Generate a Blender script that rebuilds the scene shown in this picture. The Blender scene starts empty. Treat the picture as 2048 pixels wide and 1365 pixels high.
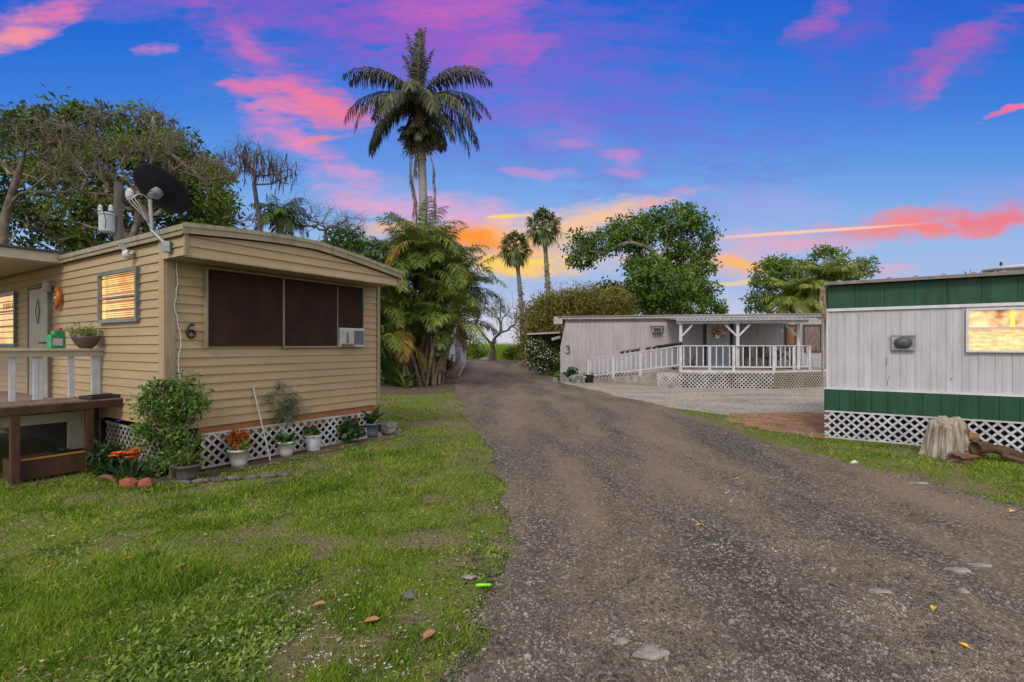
import bpy, math, random
import numpy as np
from mathutils import Vector, Matrix
random.seed(7); rng = np.random.default_rng(11)
PI = math.pi
S = bpy.context.scene
COL = S.collection

# ------------------------------------------------------------------ camera
CAM_H = 1.7; F = 1000.0; CX = 1024.0; HY = 692.0     # focal length and horizon in photo pixels (2048 wide)
cam = bpy.data.objects.new('camera', bpy.data.cameras.new('camera'))
COL.objects.link(cam)
cam.location = (0, 0, CAM_H); cam.rotation_euler = (PI/2, 0, 0)
cam.data.sensor_width = 36; cam.data.lens = 36*F/2048
cam.data.shift_y = (HY-682.5)/2048
cam.data.clip_start = 0.05; cam.data.clip_end = 6000
S.camera = cam

# ------------------------------------------------------------------ sun
sun = bpy.data.objects.new('sun', bpy.data.lights.new('sun', 'SUN'))
COL.objects.link(sun)
sun.data.energy = 1.7; sun.data.angle = math.radians(14); sun.data.color = (1, .93, .84)
SUN_EL, SUN_AZ = 42.0, 200.0        # azimuth clockwise from +Y: behind the camera, a little left
az = math.radians(SUN_AZ); el = math.radians(SUN_EL)
sd = Vector((math.sin(az)*math.cos(el), math.cos(az)*math.cos(el), math.sin(el)))
sun.rotation_euler = sd.to_track_quat('Z', 'Y').to_euler()

S.view_settings.view_transform = 'Standard'; S.view_settings.look = 'None'
S.view_settings.exposure = 0.0; S.view_settings.gamma = 1
S.view_settings.use_curve_mapping = False

def lin(c):
    return tuple(((x/255)/12.92 if x/255 <= .04045 else ((x/255+.055)/1.055)**2.4) for x in c)

# ------------------------------------------------------------------ world (sunset sky with pink cloud)
def build_world():
    w = bpy.data.worlds.new('World'); S.world = w; w.use_nodes = True
    nt = w.node_tree; N = nt.nodes; L = nt.links; N.clear()
    def nd(t, **k):
        n = N.new(t)
        for a, b in k.items(): setattr(n, a, b)
        return n
    def math_(op, a, b=None, c=None, clamp=False):
        n = nd('ShaderNodeMath', operation=op, use_clamp=clamp)
        for i, v in enumerate((a, b, c)):
            if v is None: continue
            if isinstance(v, (int, float)): n.inputs[i].default_value = v
            else: L.new(v, n.inputs[i])
        return n.outputs[0]
    def mixc(f, a, b):
        n = nd('ShaderNodeMix', data_type='RGBA')
        for s, v in ((n.inputs[0], f), (n.inputs[6], a), (n.inputs[7], b)):
            if isinstance(v, (int, float)): s.default_value = v
            elif isinstance(v, tuple): s.default_value = (*v, 1)
            else: L.new(v, s)
        return n.outputs[2]
    tc = nd('ShaderNodeTexCoord'); sp = nd('ShaderNodeSeparateXYZ'); L.new(tc.outputs['Generated'], sp.inputs[0])
    yc = math_('MAXIMUM', sp.outputs[1], .12)
    u = math_('DIVIDE', sp.outputs[0], yc); v = math_('DIVIDE', sp.outputs[2], yc)
    cb = nd('ShaderNodeCombineXYZ'); L.new(u, cb.inputs[0]); L.new(v, cb.inputs[1])
    def noise(scale, detail, sx=1, sy=1, rot=0, off=0):
        mp = nd('ShaderNodeMapping'); L.new(cb.outputs[0], mp.inputs[0])
        mp.inputs['Scale'].default_value = (sx, sy, 1); mp.inputs['Rotation'].default_value = (0, 0, rot)
        mp.inputs['Location'].default_value = (off, off*.7, off*.3)
        n = nd('ShaderNodeTexNoise'); n.inputs['Scale'].default_value = scale; n.inputs['Detail'].default_value = detail
        n.inputs['Roughness'].default_value = .6
        L.new(mp.outputs[0], n.inputs['Vector']); return n
    nw = noise(6, 4, 1, 1.6, off=3)
    sub = nd('ShaderNodeVectorMath', operation='SUBTRACT'); L.new(nw.outputs['Color'], sub.inputs[0]); sub.inputs[1].default_value = (.5, .5, .5)
    scl = nd('ShaderNodeVectorMath', operation='MULTIPLY'); L.new(sub.outputs[0], scl.inputs[0]); scl.inputs[1].default_value = (.16, .06, 0)
    wv = nd('ShaderNodeVectorMath', operation='ADD'); L.new(cb.outputs[0], wv.inputs[0]); L.new(scl.outputs[0], wv.inputs[1])
    streak = noise(9, 7, 1, 3.6, rot=.16, off=5).outputs['Fac']
    fine = noise(22, 6, 1, 3.2, rot=-.12, off=9).outputs['Fac']
    tex = math_('ADD', math_('MULTIPLY', streak, .65), math_('MULTIPLY', fine, .35))
    # clear sky, pale at the horizon and deep blue above
    rp = nd('ShaderNodeValToRGB'); vv = math_('MULTIPLY', v, 1/.8); L.new(vv, rp.inputs[0])
    stops = [(0, (214, 208, 222)), (.06, (206, 208, 226)), (.14, (170, 188, 226)), (.24, (158, 188, 232)), (.34, (132, 174, 232)),
             (.46, (98, 154, 228)), (.6, (66, 130, 222)), (.75, (42, 112, 214)), (.9, (28, 98, 208))]
    er = rp.color_ramp.elements
    while len(er) < len(stops): er.new(.5)
    for e, (p, c) in zip(er, stops): e.position = p; e.color = (*lin(c), 1)
    col = rp.outputs[0]
    # cloud banks: photo x, y, half-width, half-height, tilt (deg, up to the right), colour, opacity, softness
    PK = (246, 120, 160); HP = (250, 140, 170); MG = (196, 92, 188); VI = (134, 96, 208); OR = (255, 160, 60); YE = (255, 214, 84); CO = (246, 122, 120); LP = (230, 176, 214)
    banks = [
        (1020, 110, 620, 270, -22, VI, .8, .9), (760, 40, 520, 170, -10, (150, 84, 200), .9, .5), (1180, 200, 420, 190, -30, (112, 106, 214), .5, .6),
        (1750, 150, 420, 150, 30, (110, 90, 205), .5, .5), (640, 240, 330, 170, -25, (120, 120, 222), .6, .5),
        (880, 60, 230, 110, -6, MG, .95, .6), (1010, 100, 110, 40, 10, (226, 104, 170), .8, .8), (940, 12, 170, 50, 5, (232, 110, 178), .8, .7),
        (470, 70, 190, 60, -38, (196, 98, 190), .85, .7), (560, 10, 200, 60, 0, (180, 90, 190), .8, .6), (500, 85, 80, 28, -35, PK, .8, .9),
        (30, 55, 150, 42, 22, HP, 1, 1.2), (120, 12, 130, 40, 30, PK, .9, 1), (0, 75, 110, 26, 18, (250, 160, 150), .8, 1.2), (230, 5, 220, 40, 0, (190, 110, 200), .6, .7),
        (308, 102, 50, 17, 5, (236, 140, 190), .8, 1.2),
        (610, 203, 170, 52, -12, PK, 1, 1.4), (650, 215, 130, 34, -16, (248, 126, 150), .9, 1.3), (530, 212, 110, 18, -6, HP, .9, 1.4), (500, 172, 60, 12, 0, PK, .8, 1.2),
        (575, 268, 150, 52, -24, (228, 130, 188), 1, 1.1), (600, 285, 90, 36, -30, (244, 140, 180), .9, 1.2), (660, 275, 60, 9, 3, (255, 140, 130), .9, 1.4),
        (700, 345, 80, 24, -28, (238, 146, 190), .85, 1), (780, 400, 190, 50, -16, LP, .8, .8), (740, 415, 150, 34, -18, (240, 160, 190), .7, 1),
        (1060, 215, 160, 60, -10, (170, 110, 210), .7, .8), (1190, 290, 150, 40, -14, (170, 140, 218), .7, .8), (1155, 293, 50, 14, -6, (226, 130, 190), .8, 1.2), (1260, 315, 50, 22, -8, (226, 140, 196), .8, 1.2),
        (1250, 345, 60, 12, 0, (226, 140, 196), .7, 1.2), (1080, 348, 70, 12, -4, (226, 150, 200), .7, 1.2), (1395, 383, 60, 12, -6, (236, 160, 190), .8, 1.2), (1530, 410, 170, 50, -4, (196, 168, 220), .6, .7),
        (1700, 52, 120, 60, 36, (150, 88, 196), .7, .7), (1640, 30, 90, 30, 40, (196, 96, 184), .8, 1),
        (1900, 110, 200, 60, 30, (176, 86, 180), .8, .8), (1930, 70, 150, 34, 24, (196, 96, 176), .8, 1), (1870, 160, 90, 26, 40, (216, 100, 168), .8, 1),
        (1990, 218, 95, 10, 17, (250, 110, 150), 1, 1.6), (2040, 205, 60, 10, 12, (250, 120, 160), 1, 1.6),
        (1830, 448, 250, 40, 5, (240, 134, 140), 1, 1.0), (1990, 438, 170, 34, 4, CO, 1, 1.3), (1780, 455, 150, 24, 4, (246, 136, 130), .9, 1.2), (2020, 400, 160, 60, 10, (200, 140, 200), .6, .6),
        (1480, 490, 140, 40, 2, (222, 176, 204), .8, .8), (1600, 495, 160, 26, 0, (236, 164, 184), .7, 1), (1420, 528, 190, 32, -6, (244, 180, 160), .9, 1), (1470, 533, 90, 13, -7, (255, 190, 80), .9, 1.5),
        (1470, 568, 90, 7, 3, (248, 214, 130), .8, 1.6), (1760, 545, 80, 16, 0, (240, 170, 180), .6, 1),
        (900, 440, 230, 60, -8, (240, 170, 200), .9, .8), (1130, 440, 260, 36, 10, (250, 200, 160), 1, 1), (1240, 425, 110, 20, 16, (252, 196, 150), 1, 1.3), (1290, 412, 60, 12, 20, (250, 160, 150), .9, 1.3),
        (1020, 432, 50, 4.5, 4, (255, 220, 90), 1, 2), (990, 500, 230, 56, -6, OR, 1, 1.1), (960, 478, 110, 24, -10, (255, 150, 50), 1, 1.3), (1000, 532, 200, 34, -2, YE, 1, 1.1), (1100, 520, 180, 40, 4, (252, 206, 130), .8, .9),
        (1100, 475, 130, 26, 4, (252, 206, 130), .9, 1), (790, 460, 110, 30, 0, (252, 188, 110), .9, 1.1), (1080, 522, 120, 7, 3, (255, 220, 90), .9, 1.8),
    ]
    for (px, py, rx, ry, ang, c, op, hard) in banks:
        mp = nd('ShaderNodeMapping', vector_type='TEXTURE'); L.new(wv.outputs[0], mp.inputs[0])
        mp.inputs['Location'].default_value = ((px-CX)/F, (HY-py)/F, 0)
        mp.inputs['Rotation'].default_value = (0, 0, math.radians(ang)); mp.inputs['Scale'].default_value = (rx/F*1.1, ry/F*1.1, 1)
        g = nd('ShaderNodeTexGradient', gradient_type='SPHERICAL'); L.new(mp.outputs[0], g.inputs[0])
        kk = .8+2.2*hard
        a = math_('MULTIPLY_ADD', g.outputs['Fac'], .42+.48*hard+(.2 if py > 430 else 0), math_('MULTIPLY_ADD', tex, kk, -.5*kk))
        a = math_('MULTIPLY', a, math_('MULTIPLY', g.outputs['Fac'], 5.0, clamp=True), clamp=True)
        f = nd('ShaderNodeMapRange'); L.new(a, f.inputs[0]); f.inputs[4].default_value = op*.88 if py > 430 else op*(.70 if hard > .9 else .58)
        col = mixc(f.outputs[0], col, lin(c))
    # straight thin contrail
    mp = nd('ShaderNodeMapping', vector_type='TEXTURE'); L.new(cb.outputs[0], mp.inputs[0])
    mp.inputs['Location'].default_value = ((1610-CX)/F, (HY-464)/F, 0); mp.inputs['Rotation'].default_value = (0, 0, math.radians(3.9)); mp.inputs['Scale'].default_value = (.27, .0042, 1)
    g = nd('ShaderNodeTexGradient', gradient_type='SPHERICAL'); L.new(mp.outputs[0], g.inputs[0])
    col = mixc(math_('MULTIPLY', g.outputs['Fac'], 1.8, clamp=True), col, lin((255, 200, 170)))
    # unseen sky behind and overhead: pale fill added for soft light, plus physical sky
    sky = nd('ShaderNodeTexSky', sky_type='NISHITA'); sky.sun_disc = False; sky.sun_elevation = el; sky.sun_rotation = az
    dk = nd('ShaderNodeMix', data_type='RGBA', blend_type='ADD'); dk.inputs[0].default_value = 1
    sk = nd('ShaderNodeVectorMath', operation='SCALE'); L.new(sky.outputs[0], sk.inputs[0]); sk.inputs['Scale'].default_value = .05
    L.new(sk.outputs[0], dk.inputs[6]); dk.inputs[7].default_value = (.92, .85, .80, 1)
    fr = nd('ShaderNodeMapRange', interpolation_type='SMOOTHSTEP'); L.new(sp.outputs[1], fr.inputs[0])
    fr.inputs[1].default_value = .30; fr.inputs[2].default_value = .52
    hz = nd('ShaderNodeMapRange', interpolation_type='SMOOTHSTEP'); L.new(sp.outputs[2], hz.inputs[0])
    hz.inputs[1].default_value = .60; hz.inputs[2].default_value = .78; hz.inputs[3].default_value = 1; hz.inputs[4].default_value = 0
    out = mixc(math_('MULTIPLY', fr.outputs[0], hz.outputs[0]), dk.outputs[2], col)
    bg = nd('ShaderNodeBackground'); L.new(out, bg.inputs[0]); bg.inputs[1].default_value = 1.0
    wo = nd('ShaderNodeOutputWorld'); L.new(bg.outputs[0], wo.inputs[0])
    w.cycles.sampling_method = 'MANUAL'; w.cycles.sample_map_resolution = 512
build_world()

# ------------------------------------------------------------------ helpers
def hsh(ix, iy, s):
    n = (ix.astype(np.int64)*374761393 + iy.astype(np.int64)*668265263 + s*1274126177) & 0x7fffffff
    n = ((n ^ (n >> 13))*1103515245 + 12345) & 0x7fffffff
    return ((n ^ (n >> 16)) & 0xffff)/65535.0
def vnoise(x, y, s=0):
    x = np.asarray(x, float); y = np.asarray(y, float)
    ix = np.floor(x); iy = np.floor(y); fx = x-ix; fy = y-iy
    fx = fx*fx*(3-2*fx); fy = fy*fy*(3-2*fy)
    a = hsh(ix, iy, s); b = hsh(ix+1, iy, s); c = hsh(ix, iy+1, s); d = hsh(ix+1, iy+1, s)
    return (a*(1-fx)+b*fx)*(1-fy)+(c*(1-fx)+d*fx)*fy
def fbm(x, y, s=0, o=4):
    t = 0; a = .5
    for i in range(o):
        t = t+a*vnoise(np.asarray(x)*2**i, np.asarray(y)*2**i, s+i); a *= .5
    return t/(1-.5**o)
def sstep(a, b, x):
    t = np.clip((np.asarray(x, float)-a)/(b-a), 0, 1); return t*t*(3-2*t)
def gh(x, y):
    """height of the ground: nearly flat, a low rise at the end of the road, a fall to the fields behind it"""
    x = np.asarray(x, float); y = np.asarray(y, float)
    return .6*sstep(25, 36, y)*(1-sstep(11, 22, np.abs(x))) - 1.1*sstep(38.5, 52, y) + .035*(fbm(x*.7, y*.7, 3, 2)-.5)
def G(px, py, z=0.0):
    """point of the level z that the photograph shows at px, py"""
    Y = (CAM_H-z)*F/(py-HY); return ((px-CX)*Y/F, Y)
def ghs(x, y): return float(gh(x, y))

MATS = {}
def mat(name, c1, c2=None, scale=4, rough=.75, bump=0, bscale=60, island=False, trans=0, metal=0, stretch=(1, 1, 1), detail=5, c3=None, spec=.35, emis=None, lo=.35, hi=.65, grime=0):
    if name in MATS: return MATS[name]
    m = bpy.data.materials.new(name); m.use_nodes = True; MATS[name] = m
    nt = m.node_tree; N = nt.nodes; L = nt.links; b = N['Principled BSDF']; out = N['Material Output']
    b.inputs['Roughness'].default_value = rough; b.inputs['Metallic'].default_value = metal; b.inputs['Specular IOR Level'].default_value = spec
    tc = N.new('ShaderNodeTexCoord'); mp = N.new('ShaderNodeMapping'); L.new(tc.outputs['Object'], mp.inputs[0]); mp.inputs['Scale'].default_value = stretch
    c2 = c2 or tuple(x*.8 for x in c1)
    ns = N.new('ShaderNodeTexNoise'); ns.inputs['Scale'].default_value = scale; ns.inputs['Detail'].default_value = detail; ns.inputs['Roughness'].default_value = .6
    L.new(mp.outputs[0], ns.inputs['Vector'])
    rp = N.new('ShaderNodeValToRGB'); rp.color_ramp.elements[0].position = lo; rp.color_ramp.elements[1].position = hi
    rp.color_ramp.elements[0].color = (*c1, 1); rp.color_ramp.elements[1].color = (*c2, 1)
    if c3:
        e = rp.color_ramp.elements.new((lo+hi)/2); e.color = (*c3, 1)
    if island:
        ge = N.new('ShaderNodeNewGeometry'); ad = N.new('ShaderNodeMath'); ad.operation = 'MULTIPLY_ADD'
        L.new(ge.outputs['Random Per Island'], ad.inputs[0]); ad.inputs[1].default_value = .42
        sb = N.new('ShaderNodeMath'); sb.operation = 'SUBTRACT'; L.new(ns.outputs['Fac'], sb.inputs[0]); sb.inputs[1].default_value = .21
        L.new(sb.outputs[0], ad.inputs[2]); L.new(ad.outputs[0], rp.inputs[0])
    else: L.new(ns.outputs['Fac'], rp.inputs[0])
    L.new(rp.outputs[0], b.inputs['Base Color'])
    if grime:
        m2 = N.new('ShaderNodeMapping'); L.new(tc.outputs['Object'], m2.inputs[0]); m2.inputs['Scale'].default_value = (5, 5, .45)
        n2 = N.new('ShaderNodeTexNoise'); n2.inputs['Scale'].default_value = 2.2; n2.inputs['Detail'].default_value = 7; n2.inputs['Roughness'].default_value = .65; L.new(m2.outputs[0], n2.inputs['Vector'])
        r2 = N.new('ShaderNodeValToRGB'); e2 = r2.color_ramp.elements; e2[0].position = .36; e2[0].color = (1-grime, 1-grime*1.15, 1-grime*1.4, 1); e2[1].position = .56; e2[1].color = (1, 1, 1, 1); L.new(n2.outputs['Fac'], r2.inputs[0])
        mm = N.new('ShaderNodeMix'); mm.data_type = 'RGBA'; mm.blend_type = 'MULTIPLY'; mm.inputs[0].default_value = 1; L.new(rp.outputs[0], mm.inputs[6]); L.new(r2.outputs[0], mm.inputs[7]); L.new(mm.outputs[2], b.inputs['Base Color'])
    if bump:
        bn = N.new('ShaderNodeTexNoise'); bn.inputs['Scale'].default_value = bscale; bn.inputs['Detail'].default_value = 4; L.new(mp.outputs[0], bn.inputs['Vector'])
        bp = N.new('ShaderNodeBump'); bp.inputs['Strength'].default_value = bump; bp.inputs['Distance'].default_value = .02
        L.new(bn.outputs['Fac'], bp.inputs['Height']); L.new(bp.outputs[0], b.inputs['Normal'])
    if trans:
        t = N.new('ShaderNodeBsdfTranslucent'); L.new(rp.outputs[0], t.inputs[0]); mx = N.new('ShaderNodeMixShader'); mx.inputs[0].default_value = trans
        L.new(b.outputs[0], mx.inputs[1]); L.new(t.outputs[0], mx.inputs[2]); L.new(mx.outputs[0], out.inputs[0])
    if emis:
        L.new(rp.outputs[0], b.inputs['Emission Color']); b.inputs['Emission Strength'].default_value = emis
    return m

def link(o, parent=None):
    COL.objects.link(o)
    if parent: o.parent = parent
    return o
def tag(o, label=None, cat=None, group=None, kind=None):
    if label: o['label'] = label
    if cat: o['category'] = cat
    if group: o['group'] = group
    if kind: o['kind'] = kind
    return o
def empty(name, loc, rz, label, cat, group=None):
    o = bpy.data.objects.new(name, None); COL.objects.link(o); o.location = loc; o.rotation_euler = (0, 0, rz); o.empty_display_size = .2
    return tag(o, label, cat, group)
def npmesh(name, V, Fc, m, parent=None, smooth=False):
    """V (n,3); Fc list of (k,3) / (k,4) arrays"""
    V = np.asarray(V, np.float32); Fc = [np.asarray(f, np.int32) for f in Fc if len(f)]
    me = bpy.data.meshes.new(name); me.vertices.add(len(V)); me.vertices.foreach_set('co', V.ravel())
    tot = sum(f.size for f in Fc); nf = sum(len(f) for f in Fc)
    me.loops.add(tot); me.polygons.add(nf)
    me.loops.foreach_set('vertex_index', np.concatenate([f.ravel() for f in Fc]))
    ls = np.concatenate([np.full(len(f), f.shape[1]) for f in Fc]); st = np.concatenate([[0], np.cumsum(ls)[:-1]])
    me.polygons.foreach_set('loop_start', st.astype(np.int32))
    if smooth: me.polygons.foreach_set('use_smooth', np.ones(nf, bool))
    me.update(calc_edges=True); me.materials.append(m)
    return link(bpy.data.objects.new(name, me), parent)

class MB:
    def __init__(s): s.v = []; s.f = []
    def add(s, vs, fs):
        n = len(s.v); s.v += [tuple(map(float, p)) for p in vs]; s.f += [tuple(n+i for i in f) for f in fs]; return s
    def box(s, c, d, rz=0, rx=0, ry=0):
        M_ = Matrix.Rotation(rz, 3, 'Z') @ Matrix.Rotation(ry, 3, 'Y') @ Matrix.Rotation(rx, 3, 'X'); c = Vector(c)
        vs = [c+M_@Vector((x*d[0]/2, y*d[1]/2, z*d[2]/2)) for z in (-1, 1) for y in (-1, 1) for x in (-1, 1)]
        return s.add(vs, [(0, 2, 3, 1), (4, 5, 7, 6), (0, 1, 5, 4), (2, 6, 7, 3), (0, 4, 6, 2), (1, 3, 7, 5)])
    def beam(s, a, b, w, h, up=(0, 0, 1)):
        a = Vector(a); b = Vector(b); t = (b-a).normalized(); sd_ = t.cross(Vector(up)).normalized(); u = sd_.cross(t)
        vs = [p+sd_*x*w/2+u*z*h/2 for p in (a, b) for x, z in ((-1, -1), (1, -1), (1, 1), (-1, 1))]
        return s.add(vs, [(0, 1, 2, 3), (7, 6, 5, 4), (0, 4, 5, 1), (1, 5, 6, 2), (2, 6, 7, 3), (3, 7, 4, 0)])
    def tube(s, pts, r, n=8, cap=True):
        pts = [Vector(p) for p in pts]; k = len(pts); r = r if hasattr(r, '__len__') else [r]*k
        vs = []; ref = None
        for i, p in enumerate(pts):
            t = (pts[min(i+1, k-1)]-pts[max(i-1, 0)]).normalized()
            if ref is None: ref = Vector((0, 0, 1)) if abs(t.z) < .9 else Vector((1, 0, 0))
            a = t.cross(ref).normalized(); b = a.cross(t); ref = b
            vs += [p+(a*math.cos(q*2*PI/n)+b*math.sin(q*2*PI/n))*r[i] for q in range(n)]
        fs = [(i*n+q, i*n+(q+1) % n, (i+1)*n+(q+1) % n, (i+1)*n+q) for i in range(k-1) for q in range(n)]
        if cap: fs += [tuple(range(n)), tuple((k-1)*n+q for q in reversed(range(n)))]
        return s.add(vs, fs)
    def lathe(s, prof, c=(0, 0, 0), n=24, sx=1, sy=1, flute=0):
        vs = []
        for r, z in prof:
            for q in range(n):
                rr = r*(1+(flute if q % 2 else -flute)); vs.append((c[0]+rr*sx*math.cos(q*2*PI/n), c[1]+rr*sy*math.sin(q*2*PI/n), c[2]+z))
        fs = [(i*n+q, i*n+(q+1) % n, (i+1)*n+(q+1) % n, (i+1)*n+q) for i in range(len(prof)-1) for q in range(n)]
        fs += [tuple(reversed(range(n))), tuple((len(prof)-1)*n+q for q in range(n))]
        return s.add(vs, fs)
    def prism(s, poly, z0, z1):
        n = len(poly); vs = [(x, y, z0) for x, y in poly]+[(x, y, z1) for x, y in poly]
        return s.add(vs, [tuple(reversed(range(n))), tuple(range(n, 2*n))]+[(i, (i+1) % n, n+(i+1) % n, n+i) for i in range(n)])
    def build(s, name, m, parent=None, smooth=False, bevel=0):
        me = bpy.data.meshes.new(name); me.from_pydata(s.v, [], s.f); me.materials.append(m)
        if smooth: me.polygons.foreach_set('use_smooth', np.ones(len(s.f), bool))
        o = link(bpy.data.objects.new(name, me), parent)
        if bevel:
            bv = o.modifiers.new('bevel', 'BEVEL'); bv.width = bevel; bv.segments = 2; bv.limit_method = 'ANGLE'
        return o

def rock_mesh(mb, c, d, seed=0, sub=3, rough=.18):
    import bmesh
    bm = bmesh.new(); bmesh.ops.create_icosphere(bm, subdivisions=sub, radius=1)
    r = random.Random(seed); off = Vector((r.random()*50, r.random()*50, r.random()*50))
    from mathutils import noise
    vs = []
    for v in bm.verts:
        k = 1+rough*2*noise.noise(v.co*1.3+off)+rough*noise.noise(v.co*3.5+off)
        vs.append((c[0]+v.co.x*k*d[0], c[1]+v.co.y*k*d[1], c[2]+v.co.z*k*d[2]))
    mb.add(vs, [tuple(v.index for v in f.verts) for f in bm.faces]); bm.free(); return mb

def clipline(p, d, poly):
    """parameter range of p+t*d inside a convex ccw polygon"""
    t0, t1 = -1e9, 1e9
    for i in range(len(poly)):
        a = poly[i]; b = poly[(i+1) % len(poly)]; nx, ny = -(b[1]-a[1]), b[0]-a[0]
        den = nx*d[0]+ny*d[1]; num = nx*(a[0]-p[0])+ny*(a[1]-p[1])
        if abs(den) < 1e-9:
            if num > 0: return None
            continue
        t = num/den
        if den > 0: t0 = max(t0, t)
        else: t1 = min(t1, t)
    return (t0, t1) if t1-t0 > .01 else None
def lattice(mb, O, U, out, poly, period=.13, w=.036, th=.008, border=True, jit=0):
    """diagonal strips in the vertical plane through O along U; poly in (u,z)"""
    O = Vector(O); U = Vector(U).normalized(); out = Vector(out); Z = Vector((0, 0, 1))
    us = [p[0] for p in poly]; zs = [p[1] for p in poly]; zmax = max(zs)-min(zs)
    for lay, sgn in ((0, 1), (1, -1)):
        u = min(us)-zmax-period
        while u < max(us)+zmax+period:
            d = (sgn*.7071, .7071); p = (u, min(zs)); r = clipline(p, d, poly)
            if r:
                a = (p[0]+d[0]*r[0], p[1]+d[1]*r[0]); b = (p[0]+d[0]*r[1], p[1]+d[1]*r[1])
                j = jit*random.uniform(-1, 1)
                A = O+U*(a[0]+j)+Z*a[1]+out*(th*(lay+.5)*1.02); B = O+U*(b[0]-j)+Z*b[1]+out*(th*(lay+.5)*1.02)
                mb.beam(A, B, th, w, up=(U*(-d[1]*sgn)+Z*abs(d[0])))
            u += period
    if border:
        for i in range(len(poly)):
            a = poly[i]; b = poly[(i+1) % len(poly)]
            if abs(a[0]-b[0]) < .01 and border != 'all': continue
            mb.beam(O+U*a[0]+Z*a[1]+out*th*1.2, O+U*b[0]+Z*b[1]+out*th*1.2, th*3.2, w*.8, up=(0, 0, 1) if abs(a[0]-b[0]) > .01 else tuple(U))

def siding(mb, O, U, out, L_, zb, zt, pitch=.12, nseg=1, lap=.019, vary=0):
    """lapped boards; zt may be a function of the distance along the wall"""
    O = Vector(O); U = Vector(U).normalized(); out = Vector(out)
    f = zt if callable(zt) else (lambda s_: zt); g = zb if callable(zb) else (lambda s_: zb)
    ztop = max(f(L_*i/nseg) for i in range(nseg+1)); z = min(g(L_*i/nseg) for i in range(nseg+1)); k = 0
    while z < ztop-.005:
        for i in range(nseg):
            s0, s1 = L_*i/nseg, L_*(i+1)/nseg
            a0, a1 = min(max(z, g(s0)), f(s0)), min(max(z, g(s1)), f(s1)); b0, b1 = min(max(z+pitch, g(s0)), f(s0)), min(max(z+pitch, g(s1)), f(s1))
            if b0-a0 < 1e-4 and b1-a1 < 1e-4: continue
            P = lambda s_, zz, o_: O+U*s_+Vector((0, 0, zz))+out*o_
            h0, h1 = (b0-a0), (b1-a1)
            mb.add([P(s0, a0, 0), P(s1, a1, 0), P(s1, a1, lap), P(s0, a0, lap), P(s1, a1+h1*.82, .004), P(s0, a0+h0*.82, .004), P(s1, b1, 0), P(s0, b0, 0)],
                   [(0, 1, 2, 3), (3, 2, 4, 5), (5, 4, 6, 7)])
        z += pitch; k += 1

def digit(root, pts, w, h, th, m, name='house_number'):
    """ribbon digit; pts in local 3-D along the stroke"""
    mb = MB(); mb.tube(pts, w, 6); return mb.build(name, m, root, smooth=True)

# ---------- plants
def leafpoly(P, D, Nn, Ln, Wd, fold=.0):
    """many rhombic leaves: centres P, directions D, normals Nn, lengths, widths -> verts, quads"""
    n = len(P); Sd = np.cross(D, Nn); Sd /= np.linalg.norm(Sd, axis=1, keepdims=True)+1e-9
    Ln = np.broadcast_to(Ln, (n,))[:, None]; Wd = np.broadcast_to(Wd, (n,))[:, None]
    a = P; b = P+D*Ln*.45+Sd*Wd*.5; c = P+D*Ln-Nn*Ln*fold; d = P+D*Ln*.45-Sd*Wd*.5
    V = np.stack([a, b, c, d], 1).reshape(-1, 3); Q = np.arange(4*n).reshape(n, 4); return V, Q
def unit(n):
    v = rng.normal(size=(n, 3)); return v/np.linalg.norm(v, axis=1, keepdims=True)
def leaf_cloud(centers, rad, per, ln, wd, up=.4, flat=.7, out=None):
    """clumps of leaves round the centres"""
    C = np.repeat(np.asarray(centers, float), per, axis=0); n = len(C)
    R = np.repeat(np.broadcast_to(rad, (len(centers),)), per)
    o = unit(n)*(rng.random(n)**.45)[:, None]*R[:, None]; o[:, 2] *= flat
    D = unit(n)*.7+o/(R[:, None]+1e-6)*.6+np.array([0, 0, -.15]); D /= np.linalg.norm(D, axis=1, keepdims=True)
    Nn = unit(n)*.8+np.array([0, 0, up]); Nn -= D*np.sum(Nn*D, 1, keepdims=True); Nn /= np.linalg.norm(Nn, axis=1, keepdims=True)+1e-9
    k = .7+.6*rng.random(n)
    return leafpoly(C+o, D, Nn, ln*k, wd*k, .15)

def grow(trunk, targets, tipr, wob=.25, trunkr=None, seglen=.5, expo=.5, cost=.25, r0=.2):
    """branch skeleton: every target is joined to the nearest point of the tree; radii follow the number of tips"""
    P = [np.array(p, float) for p in trunk]; par = [-1]+list(range(len(trunk)-1)); plen = [0.0]
    for i in range(1, len(P)): plen.append(plen[-1]+np.linalg.norm(P[i]-P[i-1]))
    root = P[-1]; T = sorted([np.array(t, float) for t in targets], key=lambda t: np.linalg.norm(t-root)*(1+r0*rng.random()))
    first = max(0, len(trunk)-2); tips = []
    for t in T:
        A = np.array(P[first:]); d = np.linalg.norm(A-t, axis=1); c = d+cost*np.array(plen[first:])+np.where(A[:, 2] > t[2]+.3, .5*(A[:, 2]-t[2]), 0)
        j = int(np.argmin(c))+first; a = P[j]; Lh = np.linalg.norm(t-a); k = max(1, int(round(Lh/seglen)))
        w1 = rng.normal(size=3)*wob*Lh*.35; w1[2] = abs(w1[2])*.4+.12*Lh; prev = j
        for i in range(1, k+1):
            s_ = i/k; q = a+(t-a)*s_+w1*math.sin(PI*s_)*.8+(rng.normal(size=3)*wob*.12*min(seglen, Lh) if i < k else 0)
            P.append(q); par.append(prev); plen.append(plen[prev]+Lh/k); prev = len(P)-1
        tips.append(prev)
    n = len(P); cnt = np.zeros(n); cnt[tips] = 1
    for i in range(n-1, 0, -1): cnt[par[i]] += cnt[i]
    R = tipr*np.maximum(cnt, 1)**expo
    if trunkr:
        for i in range(len(trunk)): R[i] = max(R[i], trunkr*(1-.35*i/max(1, len(trunk)-1)))
    return np.array(P), par, R, cnt
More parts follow.
